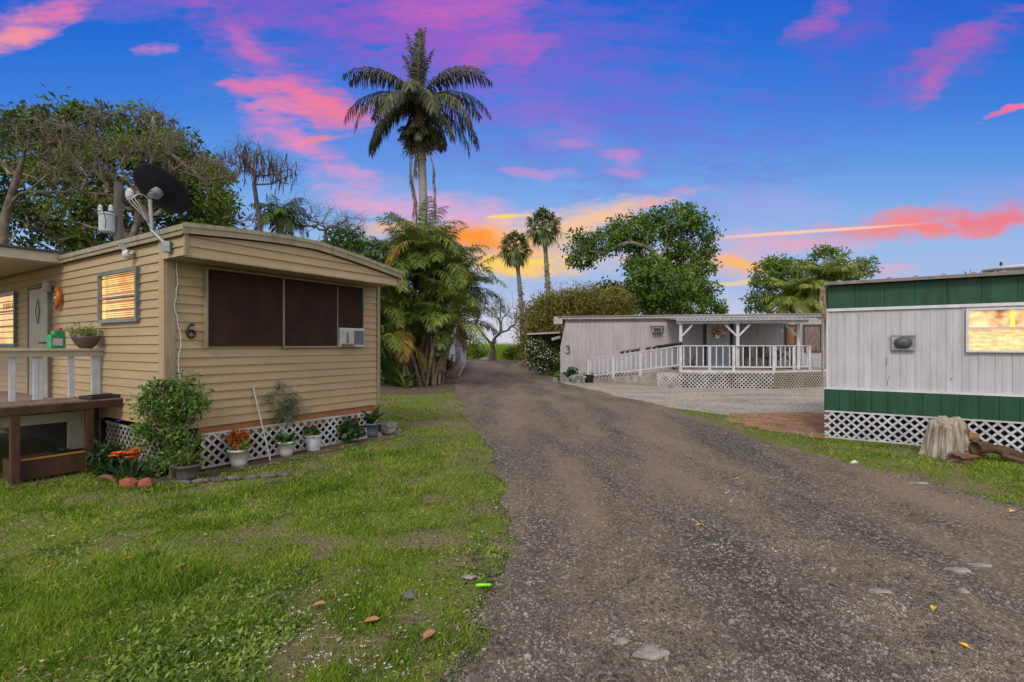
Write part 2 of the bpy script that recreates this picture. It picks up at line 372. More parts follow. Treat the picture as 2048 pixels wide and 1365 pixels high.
def skin(P, par, R, cnt, sides=6, minr=0):
    n = len(P); main = {}
    for i in range(1, n):
        p = par[i]
        if p not in main or cnt[i] > cnt[main[p]]: main[p] = i
    D = np.zeros((n, 3)); 
    for i in range(n):
        a = P[par[i]] if par[i] >= 0 else P[i]; b = P[main[i]] if i in main else P[i]; d = b-a; l = np.linalg.norm(d); D[i] = d/l if l > 1e-9 else (0, 0, 1)
    ref = np.where(np.abs(D[:, 2:3]) < .95, np.array([[0, 0, 1.]]), np.array([[1., 0, 0]]))
    A = np.cross(D, ref); A /= np.linalg.norm(A, axis=1, keepdims=True); B = np.cross(D, A)
    q = np.arange(sides)*2*PI/sides; cs = np.cos(q)[None, :, None]; sn = np.sin(q)[None, :, None]
    I = np.arange(1, n); Pi = np.array(par)[1:]; ismain = np.array([main.get(p) == i for i, p in zip(I, Pi)])
    Rp = np.where(ismain, R[Pi], np.minimum(R[Pi], R[I]*1.25))
    ringA = P[Pi][:, None]+(A[I][:, None]*cs+B[I][:, None]*sn)*Rp[:, None, None]
    ringM = P[Pi][:, None]+(A[Pi][:, None]*cs+B[Pi][:, None]*sn)*Rp[:, None, None]
    # same rotation for the shared ring only when the frames agree
    agree = (np.sum(A[I]*A[Pi], 1) > .7) & ismain
    ring0 = np.where(agree[:, None, None], ringM, ringA)
    ring1 = P[I][:, None]+(A[I][:, None]*cs+B[I][:, None]*sn)*R[I][:, None, None]
    V = np.concatenate([ring0, ring1], 1).reshape(-1, 3); m = len(I)
    base = np.arange(m)[:, None]*2*sides; k = np.arange(sides); k2 = (k+1) % sides
    Q = np.stack([base+k, base+k2, base+sides+k2, base+sides+k], 2).reshape(-1, 4)
    return V, Q
def lobes_targets(lobes, dens):
    T = []
    for (c, r, k) in lobes:
        n = int(k*dens); d = unit(n); rr = (.35+.65*rng.random(n)**.5)
        p = np.array(c)+d*np.array(r)*rr[:, None]; T.append(p)
    return np.concatenate(T)
BARK = mat('bark', (.20, .165, .13), (.33, .28, .23), 6, .9, .6, 30, stretch=(1, 1, .3))
def tree(name, base, lobes, label, cat, leafm, per=30, crad=.45, ln=.2, wd=.09, trunk=None, tr=.22, tip=.012, nt=1.0, group=None, barkm=None, sides=5, wob=.25, leaves=True, flat=.7, leaffrac=1.0):
    b = np.array(base, float)
    root = empty(name, base, random.uniform(0, 0), label, cat, group)
    T = lobes_targets(lobes, nt)-b
    if trunk is None:
        zc = min(l[0][2]-l[1][2]*.6 for l in lobes)-b[2]; trunk = [(0, 0, -.1), (.05, .02, zc*.5), (.0, .1, max(zc, .6))]
    P, par, R, cnt = grow(trunk, T, tip, wob=wob, trunkr=tr)
    V, Q = skin(P, par, R, cnt, sides)
    npmesh('trunk', V, [Q], barkm or BARK, root, True)
    if leaves:
        if leaffrac < 1: T = T[rng.random(len(T)) < leaffrac]
        V, Q = leaf_cloud(T, crad*(.6+.8*rng.random(len(T))), per, ln, wd, flat=flat)
        npmesh('crown', V, [Q], leafm, root)
    return root

def blade(vs, f3, f4, p, d, nrm, L_, w, bend):
    n = len(vs); s_ = np.cross(d, nrm); s_ = s_/(np.linalg.norm(s_)+1e-9); m = p+d*L_*.5-np.array([0, 0, 1])*bend*L_*.12
    e = p+d*L_*(1-.25*bend)-np.array([0, 0, 1])*bend*L_*.55
    vs += [p+s_*w*.3, p-s_*w*.3, m-s_*w*.5, m+s_*w*.5, e]; f4.append((n, n+1, n+2, n+3)); f3.append((n+3, n+2, n+4))
def frond(vs, f3, f4, rb, p0, az_, pitch, L_, droop, nl=40, ll=.5, hang=.5, w=.035, start=.12, vee=.5, bend=.6, curl=0, rr=.018, rag_=.45, miss=.10):
    """a feather palm leaf"""
    K = 14; p = np.array(p0, float); pts = [p.copy()]; dirs = []
    for i in range(K):
        a = pitch-droop*((i+.5)/K)**1.15; az2 = az_+curl*(i/K); d = np.array([math.cos(az2)*math.cos(a), math.sin(az2)*math.cos(a), math.sin(a)]); dirs.append(d); p = p+d*L_/K; pts.append(p.copy())
    dirs.append(dirs[-1]); rb.tube(pts, [rr*(1-.8*i/K) for i in range(K+1)], 4, cap=False)
    for j in range(nl):
        s_ = start+(1-start)*(j+.5)/nl; q = s_*K; i = min(K-1, int(q)); fr = q-i; b = pts[i]*(1-fr)+pts[i+1]*fr; t = dirs[i]*(1-fr)+dirs[i+1]*fr
        sd_ = np.cross(t, (0, 0, 1)); nn = np.linalg.norm(sd_); sd_ = sd_/nn if nn > .1 else np.array([math.sin(az_), -math.cos(az_), 0]); up = np.cross(sd_, t)
        l = ll*(math.sin(PI*min(1, .12+.84*s_))**.6)*random.uniform(.85, 1.1)
        for sg in (-1, 1):
            if random.random() < miss: continue
            a = vee+random.uniform(-rag_, rag_); d = sd_*sg*math.cos(a)*.9+up*math.sin(a)*(1-hang)+t*random.uniform(.2, .75)+np.array([0, 0, -1])*hang*random.uniform(.5, 1.5)
            d /= np.linalg.norm(d); blade(vs, f3, f4, b, d, up, l, w, bend)
def fan(vs, f3, f4, rb, p0, az_, pitch, pl, R_, nb=22, w=.05, spread=2.2, bend=.7):
    d = np.array([math.cos(az_)*math.cos(pitch), math.sin(az_)*math.cos(pitch), math.sin(pitch)]); c = np.array(p0)+d*pl-np.array([0, 0, 1])*pl*.18
    rb.tube([p0, np.array(p0)+d*pl*.5-np.array([0, 0, .03]), c], [.02, .016, .012], 4, cap=False)
    t = (c-np.array(p0)); t /= np.linalg.norm(t); sd_ = np.cross(t, (0, 0, 1)); sd_ /= np.linalg.norm(sd_)+1e-9; up = np.cross(sd_, t)
    for i in range(nb):
        a = (i/(nb-1)-.5)*2*spread; e = t*math.cos(a)+sd_*math.sin(a)+up*.25*math.cos(a*1.5); e /= np.linalg.norm(e)
        blade(vs, f3, f4, c, e, up, R_*(.75+.25*math.cos(a))*random.uniform(.9, 1.08), w, bend*random.uniform(.6, 1.4))
def leafmesh(name, vs, f3, f4, m, parent, off=None):
    V = np.array(vs); V = V-np.array(off) if off is not None else V
    return npmesh(name, V, [np.array(f3), np.array(f4)], m, parent)

# ================================================================== GROUND
def Gh(px, py):
    k = (px-CX)/F; s_ = (py-HY)/F; Y = .8
    while Y < 60:
        if CAM_H-float(gh(k*Y, Y)) <= s_*Y: return (k*Y, Y)
        Y += .04 if Y < 12 else .1
    return (k*60, 60)
def edge(pts):
    q = sorted([Gh(px, py) for py, px in pts], key=lambda p: p[1]); ys = np.array([p[1] for p in q]); xs = np.array([p[0] for p in q]); return ys, xs
RL = edge([(1365, 880), (1290, 945), (1180, 975), (1100, 1000), (1040, 1012), (1000, 1018), (960, 1000), (920, 990), (870, 955), (830, 930), (800, 915), (775, 908), (750, 905), (738, 908), (725, 906)])
RR = edge([(1020, 2048), (960, 1850), (925, 1700), (890, 1550), (855, 1440), (835, 1390), (815, 1330), (795, 1240), (780, 1180), (768, 1130), (755, 1100), (742, 1080), (735, 1064), (729, 1052), (724, 1044)])
RL = (np.concatenate([[-3, 1.2], RL[0], [44]]), np.concatenate([[-1.2, -.75], RL[1], [RL[1][-1]-.4]]))
RR = (np.concatenate([[-3, 2.5], RR[0], [44]]), np.concatenate([[12.0, 7.6], RR[1], [RR[1][-1]+.3]]))
DL = edge([(764, 1115), (768, 1130), (780, 1180), (795, 1240), (815, 1330), (832, 1440), (845, 1560), (860, 1655)])
OL = edge([(828, 1452), (838, 1440), (850, 1475), (862, 1530), (872, 1600), (880, 1660)])
def rag(y, s_, amp): return amp*(fbm(y*1.3, y*0+s_, int(s_), 4)-.5)*2
def roadL(y): return np.interp(y, *RL)+rag(np.asarray(y, float), 21, .16)+rag(np.asarray(y, float)*4, 22, .06)
def roadR(y): return np.interp(y, *RR)+rag(np.asarray(y, float), 31, .16)+rag(np.asarray(y, float)*4, 32, .06)
def drvL(y): return np.interp(y, *DL)+rag(np.asarray(y, float), 41, .25)
def dirtL(y): return np.interp(y, *OL)+rag(np.asarray(y, float)*2, 51, .3)
# home footprint frames
def frame(P0, ang): return np.array(P0, float), np.array([math.cos(ang), math.sin(ang)]), np.array([-math.sin(ang), math.cos(ang)])
TA = math.atan2(.848, .53); TP = (-4.43, 6.39); TF = frame(TP, TA)          # tan home: local x along the end wall, local y along the door side
GA = math.atan2(-.555, .832); GP = (5.83, 9.24); GF = frame(GP, GA)          # green and white home: local x along the front
WA = math.atan2(-2.3, 11.47); WP = (2.33, 24.3); WF = frame(WP, WA)          # far white home
def loc(fr, x, y): d = np.stack([np.asarray(x)-fr[0][0], np.asarray(y)-fr[0][1]], -1); return d@fr[1], d@fr[2]
def wor(fr, a, b): p = fr[0]+fr[1]*a+fr[2]*b; return (float(p[0]), float(p[1]))

xs = np.concatenate([[-3000, -1200, -500, -220, -110, -70, -50, -40, -34], np.arange(-30, 30.01, .3), [34, 40, 50, 70, 110, 220, 500, 1200, 3000]])
ys = np.concatenate([[-300, -80, -25, -10, -5], np.arange(-3, 60.01, .3), [64, 70, 80, 100, 140, 220, 400, 900, 2000, 5000]])
X, Y = np.meshgrid(xs, ys); V = np.stack([X, Y, gh(X, Y)], -1).reshape(-1, 3)
nx = len(xs); ii = (np.arange(len(ys)-1)[:, None]*nx+np.arange(nx-1)[None]).ravel()
def ground_mat():
    m = bpy.data.materials.new('lawn_ground'); m.use_nodes = True; nt = m.node_tree; N = nt.nodes; L = nt.links; b = N['Principled BSDF']; b.inputs['Roughness'].default_value = .95; b.inputs['Specular IOR Level'].default_value = .1
    tc = N.new('ShaderNodeTexCoord')
    def ns(sc, dt=5, st=(1, 1, 1)):
        mp = N.new('ShaderNodeMapping'); mp.inputs['Scale'].default_value = st; L.new(tc.outputs['Object'], mp.inputs[0]); n = N.new('ShaderNodeTexNoise'); n.inputs['Scale'].default_value = sc; n.inputs['Detail'].default_value = dt; n.inputs['Roughness'].default_value = .65; L.new(mp.outputs[0], n.inputs['Vector']); return n.outputs['Fac']
    def ramp(f, st):
        r = N.new('ShaderNodeValToRGB'); L.new(f, r.inputs[0]); e = r.color_ramp.elements
        while len(e) < len(st): e.new(.5)
        for a, (p, c) in zip(e, st): a.position = p; a.color = (*c, 1)
        return r.outputs[0]
    g = ramp(ns(40, 6), [(.3, (.05, .07, .012)), (.5, (.13, .17, .03)), (.7, (.22, .22, .07))])
    s_ = ramp(ns(30, 6), [(.3, (.10, .075, .045)), (.55, (.20, .16, .10)), (.75, (.36, .32, .25))])
    f = ramp(ns(.9, 6), [(.46, (0, 0, 0)), (.58, (1, 1, 1))]); mx = N.new('ShaderNodeMix'); mx.data_type = 'RGBA'; L.new(f, mx.inputs[0]); L.new(g, mx.inputs[6]); L.new(s_, mx.inputs[7]); L.new(mx.outputs[2], b.inputs['Base Color'])
    bp = N.new('ShaderNodeBump'); bp.inputs['Strength'].default_value = .8; bp.inputs['Distance'].default_value = .03; L.new(ns(60, 5), bp.inputs['Height']); L.new(bp.outputs[0], b.inputs['Normal'])
    return m
GM = ground_mat()
g_ = npmesh('ground', V, [np.stack([ii, ii+1, ii+nx+1, ii+nx], 1)], GM, smooth=True); tag(g_, kind='structure')

def strip(name, lf, rf, y0, y1, m, lift, rows=200, cols=30, geo=True):
    yy = y0+(y1-y0)*np.linspace(0, 1, rows) if not geo else np.exp(np.linspace(math.log(y0+4), math.log(y1+4), rows))-4
    t = np.linspace(0, 1, cols); l = lf(yy); r = rf(yy); X = l[:, None]*(1-t)+r[:, None]*t; Y = np.repeat(yy[:, None], cols, 1)
    Z = gh(X, Y)+lift; V = np.stack([X, Y, Z], -1).reshape(-1, 3)
    ii = (np.arange(rows-1)[:, None]*cols+np.arange(cols-1)[None]).ravel()
    return tag(npmesh(name, V, [np.stack([ii, ii+1, ii+cols+1, ii+cols], 1)], m, smooth=True), kind='structure')
def gravel_mat(name, dark, dust, pale, dustlo=.45, dusthi=.62, band=(1.1, .22, 1), ang=-.35, spk=.5):
    m = bpy.data.materials.new(name); m.use_nodes = True; nt = m.node_tree; N = nt.nodes; L = nt.links; b = N['Principled BSDF']; b.inputs['Roughness'].default_value = .9; b.inputs['Specular IOR Level'].default_value = .2
    tc = N.new('ShaderNodeTexCoord')
    def mp(st, rot=0):
        q = N.new('ShaderNodeMapping'); q.inputs['Scale'].default_value = st; q.inputs['Rotation'].default_value = (0, 0, rot); L.new(tc.outputs['Object'], q.inputs[0]); return q.outputs[0]
    def ns(sc, v, dt=5):
        n = N.new('ShaderNodeTexNoise'); n.inputs['Scale'].default_value = sc; n.inputs['Detail'].default_value = dt; n.inputs['Roughness'].default_value = .6; L.new(v, n.inputs['Vector']); return n.outputs['Fac']
    vo = N.new('ShaderNodeTexVoronoi'); vo.inputs['Scale'].default_value = 55; L.new(mp((1, 1, 1)), vo.inputs['Vector'])
    vo2 = N.new('ShaderNodeTexVoronoi'); vo2.inputs['Scale'].default_value = 130; L.new(mp((1, 1, 1)), vo2.inputs['Vector'])
    r = N.new('ShaderNodeValToRGB'); sp_ = N.new('ShaderNodeSeparateColor'); L.new(vo.outputs['Color'], sp_.inputs[0]); L.new(sp_.outputs[0], r.inputs[0]); e = r.color_ramp.elements
    e[0].position = .0; e[0].color = (*[x*.5 for x in dark], 1); e[1].position = 1; e[1].color = (*pale, 1); q = e.new(.7); q.color = (*dark, 1)
    mr = N.new('ShaderNodeMapRange'); L.new(ns(.8, mp(band, ang), 6), mr.inputs[0]); mr.inputs[1].default_value = dustlo; mr.inputs[2].default_value = dusthi
    r2 = N.new('ShaderNodeValToRGB'); L.new(ns(140, mp((1, 1, 1)), 4), r2.inputs[0]); r2.color_ramp.elements[0].position = .35; r2.color_ramp.elements[0].color = (*[x*.55 for x in dust], 1); r2.color_ramp.elements[1].position = .68; r2.color_ramp.elements[1].color = (*[min(1, x*1.3) for x in dust], 1)
    k = N.new('ShaderNodeMath'); k.operation = 'MULTIPLY'; k.inputs[1].default_value = .8; L.new(mr.outputs[0], k.inputs[0])
    mx = N.new('ShaderNodeMix'); mx.data_type = 'RGBA'; L.new(k.outputs[0], mx.inputs[0]); L.new(r.outputs[0], mx.inputs[6]); L.new(r2.outputs[0], mx.inputs[7]); L.new(mx.outputs[2], b.inputs['Base Color'])
    ad = N.new('ShaderNodeMath'); ad.operation = 'ADD'; L.new(vo.outputs['Distance'], ad.inputs[0]); L.new(vo2.outputs['Distance'], ad.inputs[1])
    bp = N.new('ShaderNodeBump'); bp.inputs['Strength'].default_value = spk; bp.inputs['Distance'].default_value = .012; bp.invert = True; L.new(ad.outputs[0], bp.inputs['Height']); L.new(bp.outputs[0], b.inputs['Normal'])
    return m
ROADM = gravel_mat('road_gravel', (.082, .072, .060), (.27, .205, .145), (.33, .30, .26), .38, .62, (1.25, .30, 1), .46, .65)
DRVM = gravel_mat('pale_shell_rock', (.24, .22, .19), (.40, .36, .31), (.50, .47, .43), .35, .55, (.5, 1.4, 1), .2, .3)
DIRTM = mat('orange_dirt', (.20, .10, .045), (.34, .24, .15), 2.2, .95, .8, 50, c3=(.29, .15, .065), detail=8, lo=.3, hi=.7)
SOILM = mat('dark_soil', (.07, .05, .035), (.16, .115, .085), 6, .95, .8, 60)
strip('pale_driveway', drvL, lambda y: np.full_like(y, 19.), float(DL[0][0]), float(DL[0][-1]), DRVM, .006, 120, 60)
strip('dirt_patch', dirtL, lambda y: np.full_like(y, 10.), float(OL[0][0]), float(OL[0][-1]), DIRTM, .010, 80, 40)
strip('gravel_road', roadL, roadR, -2.5, 40.5, ROADM, .014, 420, 70)
def soilL(y): return -6.6+rag(y, 61, .5)
def soilR(y): return np.interp(y, [17.5, 18.6, 20, 24, 26, 30], [-3.2, -2.2, -2.0, -2.6, -2.9, -3.4])+rag(y*2, 62, .3)
strip('planting_soil', soilL, soilR, 17.6, 30, SOILM, .008, 80, 30)
def bedL(t):   # narrow soil bed along the lattice of the tan home, in its own frame
    return t
fr = TF; rows = 60; a = np.linspace(-.15, 3.9, rows); w_ = .42+.14*(fbm(a*2, a*0, 71)-.5); b0 = -.02*np.ones(rows)
P0_ = np.array([wor(fr, x, .3) for x in a]); P1_ = np.array([wor(fr, x, -w) for x, w in zip(a, w_)]); V = []
for i in range(rows):
    for k in range(6):
        p = P0_[i]*(1-k/5)+P1_[i]*(k/5); V.append((p[0], p[1], ghs(p[0], p[1])+.009))
ii = (np.arange(rows-1)[:, None]*6+np.arange(5)[None]).ravel()
tag(npmesh('flower_bed_soil', V, [np.stack([ii, ii+1, ii+7, ii+6], 1)], SOILM, smooth=True), kind='structure')

# ------------------------------------------------------------------ grass, stones, litter (uncountable)
def onground(n, py0=703, py1=1560, px0=-330, px1=2380):
    px = px0+(px1-px0)*rng.random(n); py = py0+(py1-py0)*rng.random(n); Y = CAM_H*F/(py-HY); return (px-CX)/F*Y, Y
def in_road(x, y, m=0.0): return (x > roadL(y)-m) & (x < roadR(y)+m) & (y < 40)
def in_home(x, y):
    r = np.zeros(len(x), bool)
    for fr, a0, a1, b0, b1 in ((TF, -.0, 3.65, 0, 14), (GF, 0, 14, 0, 3.7), (WF, -.2, 12, -3.3, 3.6)):
        a, b = loc(fr, x, y); r |= (a > a0) & (a < a1) & (b > b0) & (b < b1)
    a, b = loc(TF, x, y); r |= (a > -2.6) & (a < 0) & (b > 1.6) & (b < 9)
    return r
def grassy(x, y):
    ok = ~in_road(x, y, -.04) & ~in_home(x, y)
    drv = (y > DL[0][0]) & (y < DL[0][-1]) & (x > drvL(y)); drt = (y > OL[0][0]) & (y < OL[0][-1]) & (x > dirtL(y)+.1) & (fbm(x*2.2, y*2.2, 55, 3) < .60)
    soil = (y > 17.6) & (y < 30) & (x > soilL(y)) & (x < soilR(y))
    a, b = loc(TF, x, y); bed = (a > -.1) & (a < 3.8) & (b > -.34) & (b < .3)
    return ok & ~drv & ~drt & ~(soil & (rng.random(len(x)) > .05)) & ~(bed & (rng.random(len(x)) > .15))
def grass():
    x, y = onground(930000, px0=-850, px1=2460); k = grassy(x, y); x, y = x[k], y[k]
    d = fbm(x*.9, y*.9, 5, 4); d2 = fbm(x*3.2, y*3.2, 9, 3); edge_ = np.minimum(np.abs(x-roadL(y)), np.abs(x-roadR(y)))
    dens = sstep(.36, .54, d*.6+d2*.4)*.88+.12; dens *= .35+.65*sstep(.0, .8, edge_); dens = np.where(y > 16, dens*.8, dens)
    k = rng.random(len(x)) < dens; x, y, d, d2 = x[k], y[k], d[k], d2[k]; n = len(x)
    h = (.012+.027*rng.random(n)**1.5)*(.6+.9*d)*(1+.25*np.minimum(y, 20)/10); tall = fbm(x*1.7, y*1.7, 77, 2) > .66; h = np.where(tall, h*1.7, h)
    w = .0016+.00105*y
    th = rng.random(n)*2*PI; ln_ = rng.random(n)**.7*1.3; tx, ty = np.cos(th)*h*ln_, np.sin(th)*h*ln_
    ph = rng.random(n)*2*PI; sx, sy = np.cos(ph)*w, np.sin(ph)*w; z = gh(x, y)-.003
    V = np.stack([np.stack([x-sx, y-sy, z], -1), np.stack([x+sx, y+sy, z], -1), np.stack([x+tx, y+ty, z+h], -1)], 1).reshape(-1, 3)
    m = mat('grass_blade', (.055, .12, .008), (.46, .44, .10), 1.6, .7, island=True, trans=.4, c3=(.20, .34, .022), lo=.28, hi=.82, detail=8, spec=.2)
    tag(npmesh('grass', V, [np.arange(3*n).reshape(n, 3)], m), 'short green lawn grass with thin brown patches', 'grass', kind='stuff')
grass()
def weeds():
    x, y = onground(60000, 800, 1500); k = grassy(x, y); x, y = x[k], y[k]
    d = fbm(x*1.2, y*1.2, 15, 3); a, b = loc(TF, x, y); nearbed = (b > -.75) & (b < -.25) & (a > -.5) & (a < 4)
    k = ((d > .6) & (y < 5.5) & (x < .3) & (rng.random(len(x)) < .28)) | (nearbed & (rng.random(len(x)) < .9)); x, y = x[k], y[k]
    n = len(x); C = np.stack([x, y, gh(x, y)+.012], -1); C = np.repeat(C, 6, 0); m_ = len(C); C += rng.normal(size=(m_, 3))*[.02, .02, .008]
    D = unit(m_); D[:, 2] = np.abs(D[:, 2])*.5+.15; D /= np.linalg.norm(D, axis=1, keepdims=True); Nn = unit(m_)*.3+[0, 0, 1]; Nn -= D*np.sum(Nn*D, 1, keepdims=True)
    V, Q = leafpoly(C, D, Nn, .022+.03*rng.random(m_), .012+.012*rng.random(m_), .1)
    tag(npmesh('ground_cover', V, [Q], mat('weed_leaf', (.06, .13, .012), (.24, .33, .05), 3, .6, island=True, trans=.3)), 'low broad leaved weeds in the lawn and along the flower bed', 'weeds', kind='stuff')
weeds()
OCTV = np.array([(1, 0, 0), (-1, 0, 0), (0, 1, 0), (0, -1, 0), (0, 0, 1), (0, 0, -.3)], float); OCTF = np.array([(0, 2, 4), (2, 1, 4), (1, 3, 4), (3, 0, 4), (2, 0, 5), (1, 2, 5), (3, 1, 5), (0, 3, 5)])
def stones(name, x, y, s_, m, label, cat, squash=.55):
    n = len(x); th = rng.random(n)*2*PI; jit = .65+.7*rng.random((n, 6, 1)); V = OCTV[None]*jit; V = V+rng.normal(size=(n, 6, 3))*.12
    V = V*s_[:, None, None]*(np.stack([np.ones(n), .6+.4*rng.random(n), squash*(.6+.6*rng.random(n))], -1)[:, None])
    c, s2 = np.cos(th)[:, None], np.sin(th)[:, None]; Vx = V[..., 0]*c-V[..., 1]*s2; Vy = V[..., 0]*s2+V[..., 1]*c
    V = np.stack([Vx+x[:, None], Vy+y[:, None], V[..., 2]+(gh(x, y)+.014)[:, None]], -1).reshape(-1, 3)
    Fc = (OCTF[None]+np.arange(n)[:, None, None]*6).reshape(-1, 3); return tag(npmesh(name, V, [Fc], m), label, cat, kind='stuff')
STM = mat('gravel_stone', (.038, .034, .030), (.48, .44, .39), 3, .85, island=True, c3=(.14, .125, .108), lo=.22, hi=.92)
x, y = onground(150000, 712, 1560); k = in_road(x, y, .10); x, y = x[k], y[k]
e_ = np.minimum(x-roadL(y), roadR(y)-x); f_ = fbm(x*.9+y*.35, y*.35-x*.1, 33, 4)
k = rng.random(len(x)) < np.clip(.10+.9*sstep(.47, .62, f_)+.6*(1-sstep(.1, .9, e_)), 0, 1)*np.where(y > 14, .5, 1); x, y = x[k], y[k]
s_ = (.0036+.0010*y+.012*rng.random(len(x))**3.5); s_ = np.where(rng.random(len(x)) < .012, s_*2.2, s_)
stones('road_gravel_stones', x, y, s_, STM, 'loose dark grey crushed stone on the road', 'gravel')
x, y = onground(9000, 790, 1500); k = ~in_road(x, y, .0) & ~in_home(x, y) & ((x-roadL(y) > -.55) & (x < roadR(y)) | ((x-roadR(y) < .4) & (x > roadL(y)))); x, y = x[k], y[k]
stones('scattered_edge_stones', x, y, .004+.0012*y+.012*rng.random(len(x))**3, STM, 'stray stones kicked from the road into the grass edge', 'gravel')
# small white flowers and shell bits in the near lawn
x, y = onground(1500, 1000, 1365, 0, 800); k = grassy(x, y) & (fbm(x*1.5, y*1.5, 90, 3) > .53); x, y = x[k][:150], y[k][:150]; n = len(x)*3
C = np.repeat(np.stack([x, y, gh(x, y)+.03], -1), 3, 0)+rng.normal(size=(n, 3))*[.005, .005, .003]; D = unit(n); D[:, 2] = .2; D /= np.linalg.norm(D, axis=1, keepdims=True); Nn = unit(n)*.3+[0, 0, 1]; Nn -= D*np.sum(Nn*D, 1, keepdims=True)
V, Q = leafpoly(C, D, Nn, .007+.010*rng.random(n), .006, 0)
tag(npmesh('lawn_flowers', V, [Q], mat('petal_white', (.62, .64, .72), (.75, .75, .78))), 'tiny pale fallen petals scattered over the near lawn', 'petals', kind='stuff')
x, y = onground(9000, 800, 1365, -100, 1100); k = grassy(x, y); x, y = x[k][:2600], y[k][:2600]; n = len(x); D = unit(n); D[:, 2] = .1; Nn = unit(n)*.4+[0, 0, 1]; Nn -= D*np.sum(Nn*D, 1, keepdims=True)
V, Q = leafpoly(np.stack([x, y, gh(x, y)+.016], -1), D, Nn, .015+.045*rng.random(n)**3, .006+.02*rng.random(n)**3, .1)
tag(npmesh('leaf_litter', V, [Q], mat('dry_litter', (.16, .09, .045), (.45, .36, .25), 5, .8, island=True)), 'dry brown leaf scraps and twigs in the lawn', 'leaf litter', kind='stuff')

# countable leaves and stones
def single_leaf(px, py, L_, m, label, rz, grp=None, nm='fallen_leaf', cat='leaf', z=.03):
    x, y = Gh(px, py); r = empty(nm, (x, y, ghs(x, y)+z), rz, label, cat, grp); mb = MB(); w = L_*.28
    pts = [(-L_/2, 0, .0), (-L_*.2, w, .008), (L_*.25, w*.9, .012), (L_/2, 0, .004), (L_*.25, -w*.9, .01), (-L_*.2, -w, .012)]; top = [(-L_*.2, 0, -.002), (L_*.25, 0, 0)]
    mb.add(pts+top, [(0, 6, 1), (1, 6, 7, 2), (2, 7, 3), (3, 7, 4), (4, 7, 6, 5), (5, 6, 0)])
    o = mb.build('leaf_blade', m, r); s2 = MB(); s2.tube([(-L_*.75, .005, .002), (-L_/2, 0, .002), (L_*.3, 0, .002)], .0022, 5); s2.build('stalk', m, r); return r
YL = mat('yellow_leaf', (.62, .36, .03), (.72, .46, .06)); BL = mat('brown_leaf', (.30, .14, .06), (.42, .24, .12)); 
for px, py, L_, lb, rz in [(1397, 1058, .05, 'yellow leaf lying on the middle of the gravel road', .3), (1452, 993, .05, 'small yellow leaf on the road, farther away and right of the middle one', 1.4), (1867, 1228, .06, 'orange yellow leaf on the right side of the gravel road', .8), (1476, 963, .055, 'farthest flat yellow leaf on the gravel road', .1), (2025, 1028, .08, 'yellow leaf where the gravel meets the right grass strip', .4), (1928, 1309, .05, 'yellow leaf on the gravel in the lower right corner', 2.2)]:
    single_leaf(px, py, L_, YL, lb, rz, z=.024)
for px, py, L_, lb, rz in [(638, 1224, .09, 'orange brown curled leaf lying in the lawn', .5), (743, 1254, .10, 'large brown dead leaf in the lawn beside the road', .4), (858, 1285, .10, 'yellowish dead leaf at the lawn edge by the gravel', 1.1), (256, 1128, .08, 'small dark brown leaf in the lawn at left', 1.0), (362, 1143, .08, 'small reddish leaf in the middle of the left lawn', 1.2)]:
    single_leaf(px, py, L_, BL, lb, rz)
def stone(px, py, d, label, m, seed, cat='stone', nm='stone', sub=3):
    x, y = Gh(px, py); mb = MB(); rock_mesh(mb, (0, 0, d[2]*.3), d, seed, sub, .2); o = mb.build(nm, m); o.location = (x, y, ghs(x, y)+.012); return tag(o, label, cat)
SG = mat('pale_stone', (.16, .15, .135), (.33, .31, .28), 12, .9, .8, 60); SD = mat('dark_stone', (.07, .07, .07), (.16, .15, .14), 12, .9, .8, 60)
stone(1300, 1318, (.095, .05, .028), 'large flat pale rock in the gravel at the bottom of the photo', SG, 1)
stone(1243, 1290, (.04, .03, .018), 'small pale rock above the large flat rock in the gravel', SG, 2)
stone(818, 1203, (.045, .035, .025), 'dark grey stone sitting in the lawn near the road', SD, 3)
stone(938, 1163, (.05, .03, .015), 'flat grey stone in thin grass at the road edge', SG, 4)
stone(1915, 1148, (.09, .05, .016), 'broad flat pale rock pressed in the gravel at right', SG, 5)
stone(1960, 1140, (.10, .03, .014), 'long thin pale rock right of the broad flat one', SG, 6)
stone(1925, 1192, (.04, .025, .018), 'small whitish rock on the gravel at the right', SG, 7)
stone(1760, 1190, (.07, .035, .014), 'flat grey rock in the gravel right of the middle', SG, 8)
stone(1708, 929, (.05, .03, .03), 'white chunk of rock where the road meets the right grass strip', mat('white_rock', (.6, .6, .6)), 9)
stone(1838, 972, (.12, .05, .02), 'flat pale rock at the grassy edge of the road at right', SG, 10)
stone(775, 868, (.24, .17, .17), 'rough grey boulder beside the blue plant pot at the home corner', mat('boulder', (.13, .12, .11), (.24, .22, .2), 8, .95, 1, 25), 12, 'boulder', 'boulder', 4)
stone(752, 874, (.10, .08, .06), 'smaller grey stone in front of the boulder', SG, 13)
bt = MB(); bt.tube([(-.05, 0, .008), (-.046, 0, .012), (.046, 0, .012), (.05, 0, .010)], [.006, .0105, .0105, .006], 10)
o = bt.build('lighter', mat('lime_plastic', (.25, .75, .02), rough=.3), smooth=True); x, y = Gh(967, 1183); o.location = (x, y, ghs(x, y)+.02); o.rotation_euler = (0, 0, .05); tag(o, 'bright lime green plastic tube lying at the lawn edge', 'litter')

